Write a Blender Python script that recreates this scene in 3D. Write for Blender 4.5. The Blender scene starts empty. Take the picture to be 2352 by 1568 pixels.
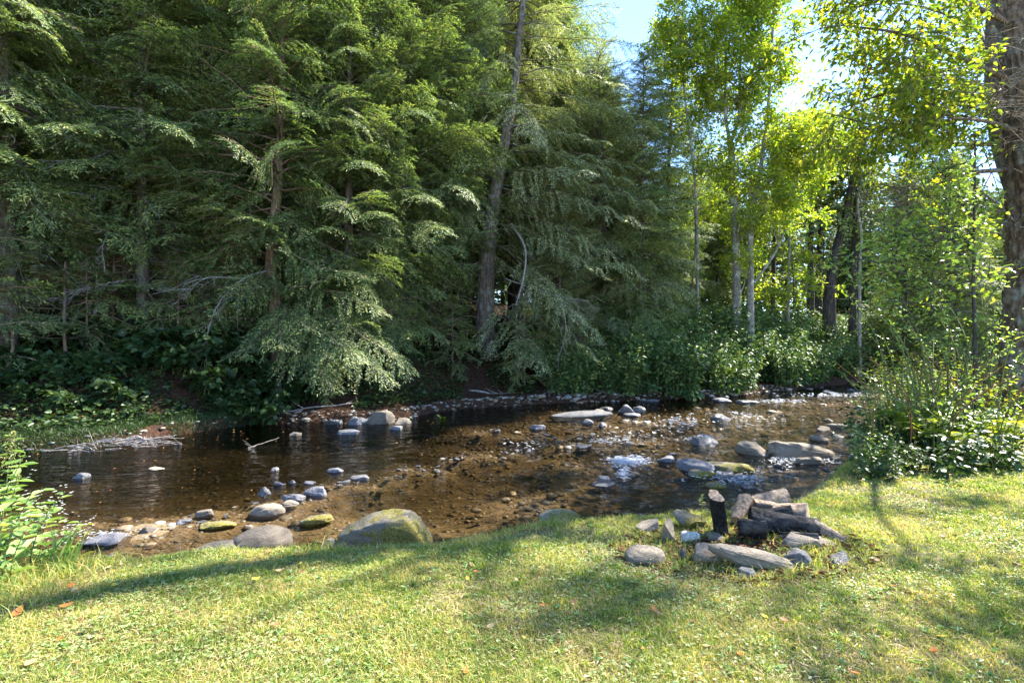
import bpy, math, random
import numpy as np
from mathutils import Vector, noise as mnoise

# ------------------------------------------------------------------ camera, sky, sun
sc = bpy.context.scene
COL = sc.collection
F = 1176.0; CX = 1176.0; CY = 784.0; CAMZ = 1.6       # working pixel grid 2352 x 1568
cam = bpy.data.cameras.new("camera"); cam.lens = 18.0; cam.sensor_width = 36.0
cam.clip_start = 0.05; cam.clip_end = 3000
camo = bpy.data.objects.new("camera", cam); COL.objects.link(camo)
camo.location = (0, 0, CAMZ); camo.rotation_euler = (math.radians(90), 0, 0)
sc.camera = camo
SUN_AZ = math.radians(62); SUN_EL = math.radians(48)
w = bpy.data.worlds.new("World"); sc.world = w; w.use_nodes = True
wn = w.node_tree.nodes; wl = w.node_tree.links
bg = wn["Background"]; sky = wn.new("ShaderNodeTexSky")
sky.sky_type = 'NISHITA'; sky.sun_disc = False
sky.sun_elevation = SUN_EL; sky.sun_rotation = SUN_AZ
sky.air_density = 0.8; sky.dust_density = 0.0; sky.ozone_density = 4.0
wl.new(sky.outputs[0], bg.inputs[0]); bg.inputs[1].default_value = 0.10
sun = bpy.data.lights.new("sun", 'SUN'); sun.energy = 3.6; sun.angle = math.radians(0.5)
sun.color = (1.0, 0.94, 0.84)
suno = bpy.data.objects.new("sun", sun); COL.objects.link(suno)
sd = Vector((math.sin(SUN_AZ) * math.cos(SUN_EL), math.cos(SUN_AZ) * math.cos(SUN_EL), math.sin(SUN_EL)))
suno.rotation_euler = sd.to_track_quat('Z', 'Y').to_euler()
sc.view_settings.view_transform = 'Standard'; sc.view_settings.look = 'None'
sc.view_settings.gamma = 1.0; sc.view_settings.exposure = 2.75
sc.render.engine = 'CYCLES'
cy = sc.cycles
cy.max_bounces = 6; cy.diffuse_bounces = 4; cy.glossy_bounces = 2; cy.transmission_bounces = 3
cy.transparent_max_bounces = 6; cy.caustics_reflective = False; cy.caustics_refractive = False
cy.use_denoising = True

rng = np.random.default_rng(7)
random.seed(7)

# ------------------------------------------------------------------ helpers
def W(px, py, D):
    return np.array([(px - CX) / F * D, D, CAMZ + (CY - py) / F * D])

def vnoise(x, y, seed=0):
    x = np.asarray(x, float); y = np.asarray(y, float)
    xi = np.floor(x).astype(np.int64); yi = np.floor(y).astype(np.int64)
    xf = x - xi; yf_ = y - yi
    def h(a, b):
        n = (a * 374761393 + b * 668265263 + seed * 2147483647 + 1013904223) & 0xffffffff
        n = ((n ^ (n >> 13)) * 1274126177) & 0xffffffff
        n = n ^ (n >> 16)
        return (n & 0xffff) / 65535.0
    u = xf * xf * (3 - 2 * xf); v = yf_ * yf_ * (3 - 2 * yf_)
    return (h(xi, yi) * (1 - u) + h(xi + 1, yi) * u) * (1 - v) + (h(xi, yi + 1) * (1 - u) + h(xi + 1, yi + 1) * u) * v

def fbm(x, y, seed=0, octv=4):
    s = 0; a = 0.5
    for k in range(octv):
        s = s + a * (vnoise(x * 2 ** k, y * 2 ** k, seed + k) * 2 - 1); a *= 0.5
    return s

def sstep(a, b, x):
    t = np.clip((x - a) / (b - a), 0, 1); return t * t * (3 - 2 * t)

def norm(v):
    return v / np.maximum(np.linalg.norm(v, axis=-1, keepdims=True), 1e-9)

def tag(o, label=None, cat=None, group=None, kind=None):
    if label: o["label"] = label
    if cat: o["category"] = cat
    if group: o["group"] = group
    if kind: o["kind"] = kind
    return o

def mk_mesh(name, V, polys, mat, smooth=False):
    """polys: list of int arrays, each (n,k) faces of k corners"""
    me = bpy.data.meshes.new(name)
    V = np.asarray(V, np.float32).reshape(-1, 3)
    polys = [np.asarray(p, np.int32) for p in polys if len(p)]
    me.vertices.add(len(V)); me.vertices.foreach_set("co", V.ravel())
    loops = np.concatenate([p.ravel() for p in polys])
    tot = np.concatenate([np.full(len(p), p.shape[1], np.int32) for p in polys])
    start = np.concatenate([[0], np.cumsum(tot)[:-1]]).astype(np.int32)
    me.loops.add(len(loops)); me.loops.foreach_set("vertex_index", loops)
    me.polygons.add(len(tot)); me.polygons.foreach_set("loop_start", start)
    me.polygons.foreach_set("loop_total", tot)
    if smooth: me.polygons.foreach_set("use_smooth", np.ones(len(tot), bool))
    me.update(calc_edges=True); me.validate()
    if mat: me.materials.append(mat)
    return me

def mk_obj(name, me, parent=None, loc=None):
    o = bpy.data.objects.new(name, me); COL.objects.link(o)
    if parent is not None: o.parent = parent
    if loc is not None: o.location = loc
    return o

def mk_empty(name, loc=(0, 0, 0), rz=0):
    o = bpy.data.objects.new(name, None); COL.objects.link(o)
    o.location = loc; o.rotation_euler = (0, 0, rz); o.empty_display_size = 0.1
    return o

def copy_tree(o, loc, rz=0.0, s=1.0, tilt=(0, 0)):
    c = o.copy(); COL.objects.link(c); c.location = loc
    c.rotation_euler = (tilt[0], tilt[1], rz); c.scale = (s, s, s)
    for ch in o.children:
        d = ch.copy(); COL.objects.link(d); d.parent = c
    return c

class Soup:
    """collects vertices and faces"""
    def __init__(s): s.v = []; s.q = []; s.t = []; s.n = 0
    def add(s, V, Q=None, T=None):
        V = np.asarray(V, float).reshape(-1, 3)
        s.v.append(V)
        if Q is not None and len(Q): s.q.append(np.asarray(Q) + s.n)
        if T is not None and len(T): s.t.append(np.asarray(T) + s.n)
        s.n += len(V)
    def quads(s, A):                      # A (n,4,3)
        n = len(A); s.add(A.reshape(-1, 3), np.arange(n * 4).reshape(n, 4))
    def tube(s, P, R, k=5, cap=True):
        P = np.asarray(P, float); m = len(P); R = np.broadcast_to(R, (m,))
        T = norm(np.gradient(P, axis=0))
        ref = np.array([0.0, 0, 1]) if abs(T[0][2]) < 0.8 else np.array([1.0, 0, 0])
        A = norm(np.cross(T, ref)); B = np.cross(T, A)
        th = np.arange(k) * 2 * math.pi / k
        ring = P[:, None] + R[:, None, None] * (A[:, None] * np.cos(th)[None, :, None] + B[:, None] * np.sin(th)[None, :, None])
        i = np.arange(m - 1)[:, None] * k; j = np.arange(k)[None]; j2 = (j + 1) % k
        Q = np.stack([i + j, i + j2, i + k + j2, i + k + j], -1).reshape(-1, 4)
        V = ring.reshape(-1, 3); Tt = None
        if cap:
            V = np.vstack([V, P[-1:]])
            jj = np.arange(k); Tt = np.stack([(m - 1) * k + jj, (m - 1) * k + (jj + 1) % k, np.full(k, m * k)], -1)
        s.add(V, Q, Tt)
    def mesh(s, name, mat, smooth=False):
        return mk_mesh(name, np.vstack(s.v), ([np.vstack(s.q)] if s.q else []) + ([np.vstack(s.t)] if s.t else []), mat, smooth)

def curve(pts, n=12):
    """smooth polyline through points"""
    pts = np.asarray(pts, float); m = len(pts)
    if m == 2: return pts[0] + (pts[1] - pts[0]) * np.linspace(0, 1, n)[:, None]
    out = []
    P = np.vstack([2 * pts[0] - pts[1], pts, 2 * pts[-1] - pts[-2]])
    tt = np.linspace(0, m - 1, n)
    for t in tt:
        i = min(int(t), m - 2); f = t - i
        a, b, c, d = P[i], P[i + 1], P[i + 2], P[i + 3]
        out.append(0.5 * ((2 * b) + (-a + c) * f + (2 * a - 5 * b + 4 * c - d) * f * f + (-a + 3 * b - 3 * c + d) * f ** 3))
    return np.array(out)

def leaves(sp, pos, d, nrm, size, wr=0.45, fold=0.12, simple=False, tip=1.0):
    """leaf blades; pos,d,nrm (n,3) size (n,)"""
    n = len(pos); size = np.broadcast_to(size, (n,))[:, None]
    d = norm(d); side = norm(np.cross(d, nrm)); up = np.cross(side, d)
    L = size; Wd = size * wr * 0.5
    b = pos; tp = pos + d * L * tip - up * L * 0.10
    if simple:
        r = pos + d * L * 0.45 + side * Wd; l = pos + d * L * 0.45 - side * Wd
        A = np.stack([b, r, tp, l], 1); sp.quads(A); return
    f = up * L * fold
    r1 = pos + d * L * 0.28 + side * Wd * 0.95 + f; r2 = pos + d * L * 0.66 + side * Wd * 0.75 + f * 0.7
    l1 = pos + d * L * 0.28 - side * Wd * 0.95 + f; l2 = pos + d * L * 0.66 - side * Wd * 0.75 + f * 0.7
    V = np.stack([b, r1, r2, tp, l2, l1], 1).reshape(-1, 3)
    i = np.arange(n)[:, None] * 6
    Q = np.vstack([i + np.array([[0, 1, 2, 3]]), i + np.array([[0, 3, 4, 5]])])
    sp.add(V, Q)

# ------------------------------------------------------------------ materials
def new_mat(name):
    m = bpy.data.materials.new(name); m.use_nodes = True
    nt = m.node_tree; nt.nodes.clear()
    out = nt.nodes.new("ShaderNodeOutputMaterial")
    return m, nt, out

def N(nt, t, **kw):
    n = nt.nodes.new("ShaderNode" + t)
    for k, v in kw.items():
        if k.startswith("_"): setattr(n, k[1:], v)
        else: n.inputs[k.replace("__", " ")].default_value = v
    return n

def ramp(nt, stops):
    r = nt.nodes.new("ShaderNodeValToRGB"); e = r.color_ramp.elements
    while len(e) < len(stops): e.new(0.5)
    for el, (p, c) in zip(e, stops): el.position = p; el.color = (*c, 1)
    return r

def leaf_mat(name, stops, trans=0.35, rough=0.5, spec=0.3, tcol=(1.5, 1.5, 0.6), cl=0.6, clscale=0.7):
    m, nt, out = new_mat(name); L = nt.links
    geo = N(nt, "NewGeometry"); oi = N(nt, "ObjectInfo"); tc = N(nt, "TexCoord")
    ns = N(nt, "TexNoise", Scale=clscale, Detail=2.0)
    L.new(geo.outputs["Position"], ns.inputs["Vector"])
    a = N(nt, "Math", _operation='MULTIPLY_ADD'); a.inputs[1].default_value = cl; a.inputs[2].default_value = -cl * 0.5
    L.new(ns.outputs[0], a.inputs[0])
    b = N(nt, "Math", _operation='ADD', _use_clamp=True)
    L.new(geo.outputs["Random Per Island"], b.inputs[0]); L.new(a.outputs[0], b.inputs[1])
    c = N(nt, "Math", _operation='MULTIPLY_ADD', _use_clamp=True); c.inputs[1].default_value = 0.16; 
    L.new(oi.outputs["Random"], c.inputs[0]); L.new(b.outputs[0], c.inputs[2])
    sb = N(nt, "Math", _operation='SUBTRACT', _use_clamp=True); sb.inputs[1].default_value = 0.08
    L.new(c.outputs[0], sb.inputs[0])
    r = ramp(nt, stops); L.new(sb.outputs[0], r.inputs[0])
    p = N(nt, "BsdfPrincipled", Roughness=rough); p.inputs["Specular IOR Level"].default_value = spec
    L.new(r.outputs[0], p.inputs["Base Color"])
    t = N(nt, "BsdfTranslucent")
    mx = N(nt, "Mix", _data_type='RGBA', _blend_type='MULTIPLY'); mx.inputs[0].default_value = 1
    L.new(r.outputs[0], mx.inputs[6]); mx.inputs[7].default_value = (*tcol, 1)
    L.new(mx.outputs[2], t.inputs[0])
    ms = N(nt, "MixShader"); ms.inputs[0].default_value = trans
    L.new(p.outputs[0], ms.inputs[1]); L.new(t.outputs[0], ms.inputs[2]); L.new(ms.outputs[0], out.inputs[0])
    return m

def rock_mat(name, c1, c2, moss=0.0, rough=0.75, scale=6.0, strat=0.0, mosscol=(0.17, 0.145, 0.03)):
    m, nt, out = new_mat(name); L = nt.links
    tc = N(nt, "TexCoord"); geo = N(nt, "NewGeometry"); oi = N(nt, "ObjectInfo")
    mp = N(nt, "Mapping"); mp.inputs["Scale"].default_value = (1, 1, 1 + strat)
    L.new(tc.outputs["Object"], mp.inputs[0])
    n1 = N(nt, "TexNoise", Scale=scale, Detail=8.0, Roughness=0.65); L.new(mp.outputs[0], n1.inputs["Vector"])
    n2 = N(nt, "TexNoise", Scale=scale * 9, Detail=6.0, Roughness=0.7); L.new(mp.outputs[0], n2.inputs["Vector"])
    mid = tuple(0.5 * (a + b) for a, b in zip(c1, c2))
    r1 = ramp(nt, [(0.32, c1), (0.5, mid), (0.66, c2)]); L.new(n1.outputs[0], r1.inputs[0])
    r2 = ramp(nt, [(0.35, (0.4, 0.4, 0.4)), (0.7, (1.35, 1.35, 1.35))]); L.new(n2.outputs[0], r2.inputs[0])
    mx = N(nt, "Mix", _data_type='RGBA', _blend_type='MULTIPLY'); mx.inputs[0].default_value = 0.8
    L.new(r1.outputs[0], mx.inputs[6]); L.new(r2.outputs[0], mx.inputs[7])
    hv = N(nt, "HueSaturation"); vr = N(nt, "MapRange"); vr.inputs[3].default_value = 0.75; vr.inputs[4].default_value = 1.2
    L.new(oi.outputs["Random"], vr.inputs[0]); L.new(vr.outputs[0], hv.inputs["Value"]); L.new(mx.outputs[2], hv.inputs["Color"])
    colr = hv.outputs[0]
    if moss > 0:
        n3 = N(nt, "TexNoise", Scale=scale * 0.7, Detail=5.0, Roughness=0.7); L.new(tc.outputs["Object"], n3.inputs["Vector"])
        rm = ramp(nt, [(0.62 - moss * 0.3, (0, 0, 0)), (0.72 - moss * 0.3, (1, 1, 1))]); L.new(n3.outputs[0], rm.inputs[0])
        mm = N(nt, "Mix", _data_type='RGBA'); L.new(rm.outputs[0], mm.inputs[0]); L.new(colr, mm.inputs[6])
        n4 = N(nt, "TexNoise", Scale=60.0); rr = ramp(nt, [(0.35, tuple(c * 0.6 for c in mosscol)), (0.65, tuple(c * 1.5 for c in mosscol))])
        L.new(tc.outputs["Object"], n4.inputs["Vector"]); L.new(n4.outputs[0], rr.inputs[0]); L.new(rr.outputs[0], mm.inputs[7])
        colr = mm.outputs[2]
    p = N(nt, "BsdfPrincipled", Roughness=rough); p.inputs["Specular IOR Level"].default_value = 0.35
    L.new(colr, p.inputs["Base Color"])
    bp = N(nt, "Bump", Strength=0.8, Distance=0.03); ad = N(nt, "Math", _operation='ADD')
    L.new(n1.outputs[0], ad.inputs[0]); L.new(n2.outputs[0], ad.inputs[1]); L.new(ad.outputs[0], bp.inputs["Height"])
    L.new(bp.outputs[0], p.inputs["Normal"]); L.new(p.outputs[0], out.inputs[0])
    return m

def bark_mat(name, c1, c2, lich=None, scale=14.0, zs=0.18, bump=0.02):
    m, nt, out = new_mat(name); L = nt.links
    tc = N(nt, "TexCoord"); mp = N(nt, "Mapping"); mp.inputs["Scale"].default_value = (1, 1, zs)
    L.new(tc.outputs["Object"], mp.inputs[0])
    n1 = N(nt, "TexNoise", Scale=scale, Detail=7.0, Roughness=0.7); L.new(mp.outputs[0], n1.inputs["Vector"])
    r1 = ramp(nt, [(0.36, tuple(c * 0.45 for c in c1)), (0.48, c1), (0.68, c2)]); L.new(n1.outputs[0], r1.inputs[0])
    col = r1.outputs[0]
    if lich:
        n2 = N(nt, "TexNoise", Scale=3.0, Detail=6.0, Roughness=0.7); L.new(tc.outputs["Object"], n2.inputs["Vector"])
        r2 = ramp(nt, [(0.5, (0, 0, 0)), (0.62, (1, 1, 1))]); L.new(n2.outputs[0], r2.inputs[0])
        mm = N(nt, "Mix", _data_type='RGBA'); L.new(r2.outputs[0], mm.inputs[0]); L.new(col, mm.inputs[6]); 
        m3 = N(nt, "Mix", _data_type='RGBA', _blend_type='MULTIPLY'); m3.inputs[0].default_value = 0.7; m3.inputs[6].default_value = (*lich, 1)
        r4 = ramp(nt, [(0.35, (0.35, 0.35, 0.35)), (0.6, (1.2, 1.2, 1.2))]); L.new(n1.outputs[0], r4.inputs[0]); L.new(r4.outputs[0], m3.inputs[7])
        L.new(m3.outputs[2], mm.inputs[7]); col = mm.outputs[2]
    p = N(nt, "BsdfPrincipled", Roughness=0.9); p.inputs["Specular IOR Level"].default_value = 0.2
    L.new(col, p.inputs["Base Color"])
    bp = N(nt, "Bump", Strength=0.8, Distance=bump); L.new(n1.outputs[0], bp.inputs["Height"]); L.new(bp.outputs[0], p.inputs["Normal"])
    L.new(p.outputs[0], out.inputs[0])
    return m

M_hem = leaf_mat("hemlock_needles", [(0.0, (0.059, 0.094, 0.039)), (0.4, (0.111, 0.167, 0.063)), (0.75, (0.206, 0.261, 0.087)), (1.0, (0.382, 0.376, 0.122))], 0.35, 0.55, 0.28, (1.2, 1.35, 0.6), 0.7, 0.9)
M_hem_sunlit = leaf_mat("hemlock_needles_sunlit", [(0.0, (0.084, 0.120, 0.056)), (0.4, (0.182, 0.228, 0.102)), (0.75, (0.350, 0.369, 0.168)), (1.0, (0.559, 0.519, 0.255))], 0.35, 0.5, 0.35, (1.2, 1.3, 0.6), 0.7, 0.6)  # paler copy of the needles, with sunlight put into the colour
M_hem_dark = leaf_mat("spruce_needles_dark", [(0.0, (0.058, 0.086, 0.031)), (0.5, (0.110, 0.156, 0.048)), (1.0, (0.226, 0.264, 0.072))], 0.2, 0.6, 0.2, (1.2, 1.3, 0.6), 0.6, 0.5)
M_yel = leaf_mat("yellowing_leaves", [(0.0, (0.100, 0.170, 0.023)), (0.45, (0.212, 0.296, 0.034)), (0.85, (0.361, 0.398, 0.052)), (1.0, (0.523, 0.420, 0.069))], 0.6, 0.45, 0.3, (1.4, 1.5, 0.5), 0.7, 0.5)
M_yel2 = leaf_mat("turning_leaves", [(0.0, (0.081, 0.142, 0.018)), (0.5, (0.175, 0.240, 0.028)), (0.9, (0.309, 0.339, 0.040)), (0.97, (0.484, 0.306, 0.060)), (1.0, (0.457, 0.153, 0.040))], 0.6, 0.45, 0.35, (1.5, 1.5, 0.5), 0.5, 0.8)
M_shrub = leaf_mat("shrub_leaves", [(0.0, (0.072, 0.135, 0.032)), (0.5, (0.137, 0.224, 0.051)), (0.85, (0.241, 0.299, 0.063)), (1.0, (0.451, 0.374, 0.076))], 0.35, 0.33, 0.6, (1.4, 1.5, 0.5), 0.5, 1.2)
M_sapl = leaf_mat("pale_sapling_leaves", [(0.0, (0.113, 0.194, 0.049)), (0.5, (0.194, 0.308, 0.081)), (1.0, (0.356, 0.437, 0.113))], 0.4, 0.28, 0.7, (1.5, 1.5, 0.5), 0.4, 1.0)
M_knot = leaf_mat("bank_plant_leaves", [(0.0, (0.046, 0.093, 0.032)), (0.5, (0.087, 0.153, 0.050)), (0.85, (0.153, 0.223, 0.064)), (1.0, (0.287, 0.291, 0.064))], 0.25, 0.5, 0.3, (1.3, 1.4, 0.5), 0.5, 0.6)
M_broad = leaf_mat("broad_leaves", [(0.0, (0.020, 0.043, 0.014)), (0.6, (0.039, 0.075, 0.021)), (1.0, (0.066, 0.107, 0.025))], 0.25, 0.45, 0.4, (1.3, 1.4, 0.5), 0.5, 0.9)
M_weed = leaf_mat("weed_leaves", [(0.0, (0.120, 0.204, 0.054)), (0.6, (0.204, 0.312, 0.096)), (1.0, (0.324, 0.396, 0.144))], 0.35, 0.42, 0.5, (1.3, 1.4, 0.5), 0.3, 3.0)
M_weedy = leaf_mat("yellow_weed_leaf", [(0.0, (0.35, 0.34, 0.04)), (1.0, (0.5, 0.46, 0.08))], 0.4, 0.5, 0.3, (1.3, 1.3, 0.4), 0.3, 3.0)
M_flower = leaf_mat("small_white_flowers", [(0.0, (0.5, 0.5, 0.46)), (1.0, (0.75, 0.75, 0.72))], 0.3, 0.6, 0.2, (1, 1, 1), 0.1, 3.0)
M_plume = leaf_mat("goldenrod_plume", [(0.0, (0.22, 0.25, 0.07)), (1.0, (0.42, 0.40, 0.14))], 0.3, 0.6, 0.2, (1, 1, 0.7), 0.1, 3.0)
M_grass = leaf_mat("grass_blades", [(0.0, (0.095, 0.183, 0.036)), (0.35, (0.225, 0.309, 0.059)), (0.65, (0.396, 0.407, 0.097)), (0.85, (0.568, 0.463, 0.175)), (1.0, (0.723, 0.505, 0.329))], 0.5, 0.5, 0.35, (1.2, 1.25, 0.55), 1.3, 2.2)
M_clover = leaf_mat("clover_leaves", [(0.0, (0.132, 0.216, 0.062)), (0.6, (0.264, 0.330, 0.125)), (1.0, (0.449, 0.444, 0.237))], 0.3, 0.4, 0.5, (1.1, 1.2, 0.6), 0.6, 2.0)
M_straw = leaf_mat("dry_thatch", [(0.0, (0.130, 0.085, 0.052)), (0.5, (0.312, 0.234, 0.130)), (1.0, (0.546, 0.442, 0.260))], 0.15, 0.7, 0.2, (1, 1, 1), 0.6, 2.0)
M_litter = leaf_mat("litter_leaves", [(0.0, (0.06, 0.025, 0.012)), (0.5, (0.13, 0.05, 0.02)), (0.85, (0.22, 0.10, 0.04)), (1.0, (0.25, 0.2, 0.05))], 0.1, 0.7, 0.2, (1, 1, 1), 0.4, 2.0)
M_fall = [leaf_mat("fallen_leaf_orange", [(0, (0.38, 0.11, 0.02)), (1, (0.5, 0.19, 0.05))], 0.2, 0.55, 0.3, (1, 1, 1), 0.3, 30.0),
          leaf_mat("fallen_leaf_brown", [(0, (0.16, 0.07, 0.03)), (1, (0.26, 0.13, 0.06))], 0.15, 0.6, 0.3, (1, 1, 1), 0.3, 30.0),
          leaf_mat("fallen_leaf_tan", [(0, (0.42, 0.28, 0.13)), (1, (0.55, 0.40, 0.2))], 0.2, 0.6, 0.3, (1, 1, 1), 0.3, 30.0),
          leaf_mat("fallen_leaf_yellow", [(0, (0.45, 0.36, 0.04)), (1, (0.58, 0.45, 0.08))], 0.2, 0.6, 0.3, (1, 1, 1), 0.3, 30.0)]
M_bark_h = bark_mat("hemlock_bark", (0.10, 0.075, 0.058), (0.21, 0.17, 0.14), (0.20, 0.21, 0.18))
M_bark_b = bark_mat("reddish_bark", (0.17, 0.11, 0.075), (0.33, 0.24, 0.18))
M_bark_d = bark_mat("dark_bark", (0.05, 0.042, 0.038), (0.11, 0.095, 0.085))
M_bark_g = bark_mat("grey_maple_bark", (0.18, 0.165, 0.14), (0.32, 0.30, 0.265), (0.42, 0.42, 0.38), 22.0, 0.4, 0.006)
M_bark_big = bark_mat("rough_bark", (0.10, 0.07, 0.048), (0.22, 0.17, 0.125), (0.20, 0.20, 0.17), 16.0, 0.45, 0.02)
M_twig = bark_mat("dead_twig_bark", (0.24, 0.21, 0.19), (0.42, 0.38, 0.36), None, 20.0, 1.0, 0.003)
M_stem = bark_mat("green_stem", (0.10, 0.12, 0.04), (0.19, 0.19, 0.07), None, 30.0, 0.5, 0.001)
M_rstem = bark_mat("red_brown_stem", (0.18, 0.08, 0.04), (0.30, 0.16, 0.08), None, 30.0, 0.5, 0.001)
M_log = bark_mat("bleached_wood", (0.17, 0.125, 0.09), (0.33, 0.27, 0.21), None, 30.0, 1.0, 0.01)
M_wood = bark_mat("cut_wood", (0.34, 0.24, 0.14), (0.52, 0.42, 0.28), None, 30.0, 1.0, 0.004)
M_char = bark_mat("charred_wood", (0.007, 0.0065, 0.007), (0.026, 0.025, 0.027), (0.06, 0.055, 0.052), 26.0, 1.0, 0.02)

M_rk_grey = rock_mat("grey_stone", (0.09, 0.09, 0.095), (0.22, 0.215, 0.22), 0, 0.7)
M_rk_pale = rock_mat("pale_sandstone", (0.22, 0.18, 0.13), (0.40, 0.34, 0.26), 0, 0.8, 5.0, 5.0)
M_rk_tan = rock_mat("tan_stone", (0.17, 0.135, 0.10), (0.32, 0.27, 0.21), 0, 0.8, 7.0, 3.0)
M_rk_moss = rock_mat("mossy_boulder", (0.15, 0.13, 0.10), (0.30, 0.26, 0.20), 0.62, 0.85, 6.0, 2.0)
M_rk_mossy = rock_mat("moss_covered_stone", (0.2, 0.17, 0.12), (0.32, 0.28, 0.2), 0.7, 0.85, 6.0)
M_rk_dark = rock_mat("dark_wet_stone", (0.065, 0.065, 0.07), (0.17, 0.165, 0.165), 0, 0.3)
M_rk_blue = rock_mat("bluish_stone", (0.095, 0.092, 0.10), (0.23, 0.22, 0.235), 0, 0.55)
M_rk_white = rock_mat("white_stone", (0.60, 0.60, 0.58), (0.78, 0.78, 0.76), 0, 0.7)

def gravel_mat():
    m, nt, out = new_mat("stream_gravel"); L = nt.links
    geo = N(nt, "NewGeometry")
    r = ramp(nt, [(0, (0.10, 0.08, 0.055)), (0.35, (0.18, 0.13, 0.08)), (0.6, (0.27, 0.20, 0.12)), (0.78, (0.20, 0.195, 0.195)), (0.93, (0.34, 0.29, 0.22)), (1, (0.32, 0.29, 0.26))])
    L.new(geo.outputs["Random Per Island"], r.inputs[0])
    ns = N(nt, "TexNoise", Scale=25.0, Detail=4.0); L.new(geo.outputs["Position"], ns.inputs["Vector"])
    r2 = ramp(nt, [(0.3, (0.6, 0.6, 0.6)), (0.7, (1.3, 1.3, 1.3))]); L.new(ns.outputs[0], r2.inputs[0])
    mx = N(nt, "Mix", _data_type='RGBA', _blend_type='MULTIPLY'); mx.inputs[0].default_value = 1
    L.new(r.outputs[0], mx.inputs[6]); L.new(r2.outputs[0], mx.inputs[7])
    p = N(nt, "BsdfPrincipled", Roughness=0.5); L.new(mx.outputs[2], p.inputs["Base Color"]); L.new(p.outputs[0], out.inputs[0])
    return m
M_gravel = gravel_mat()

def ground_mat():
    m, nt, out = new_mat("ground_soil"); L = nt.links
    geo = N(nt, "NewGeometry")
    at1 = N(nt, "Attribute"); at1.attribute_name = "bed"
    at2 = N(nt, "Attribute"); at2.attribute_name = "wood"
    P = geo.outputs["Position"]
    def nz(s, d=6.0, r=0.65):
        n = N(nt, "TexNoise", Scale=s, Detail=d, Roughness=r); L.new(P, n.inputs["Vector"]); return n
    n1 = nz(1.6); n2 = nz(30.0); n3 = nz(9.0, 8.0, 0.75)
    lawn = ramp(nt, [(0.3, (0.10, 0.11, 0.04)), (0.5, (0.16, 0.14, 0.07)), (0.7, (0.20, 0.155, 0.10))]); L.new(n1.outputs[0], lawn.inputs[0])
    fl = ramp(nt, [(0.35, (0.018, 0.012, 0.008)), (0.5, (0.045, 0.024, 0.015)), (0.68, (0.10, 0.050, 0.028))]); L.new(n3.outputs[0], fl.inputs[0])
    vo = N(nt, "TexVoronoi", Scale=16.0); L.new(P, vo.inputs["Vector"])
    bd = ramp(nt, [(0.0, (0.10, 0.075, 0.045)), (0.42, (0.15, 0.112, 0.066)), (0.6, (0.24, 0.18, 0.108)), (0.8, (0.30, 0.24, 0.16))]); L.new(n3.outputs[0], bd.inputs[0])
    m1 = N(nt, "Mix", _data_type='RGBA'); L.new(at1.outputs["Fac"], m1.inputs[0]); L.new(lawn.outputs[0], m1.inputs[6]); L.new(bd.outputs[0], m1.inputs[7])
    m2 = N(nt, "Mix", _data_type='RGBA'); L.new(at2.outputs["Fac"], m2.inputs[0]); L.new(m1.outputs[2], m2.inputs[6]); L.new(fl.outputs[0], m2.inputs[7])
    r2 = ramp(nt, [(0.3, (0.55, 0.55, 0.55)), (0.7, (1.3, 1.3, 1.3))]); L.new(n2.outputs[0], r2.inputs[0])
    mx = N(nt, "Mix", _data_type='RGBA', _blend_type='MULTIPLY'); mx.inputs[0].default_value = 1
    L.new(m2.outputs[2], mx.inputs[6]); L.new(r2.outputs[0], mx.inputs[7])
    p = N(nt, "BsdfPrincipled", Roughness=0.95); p.inputs["Specular IOR Level"].default_value = 0.1
    L.new(mx.outputs[2], p.inputs["Base Color"])
    bp = N(nt, "Bump", Strength=0.7, Distance=0.03); L.new(n2.outputs[0], bp.inputs["Height"]); L.new(bp.outputs[0], p.inputs["Normal"])
    L.new(p.outputs[0], out.inputs[0]); return m

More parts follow.
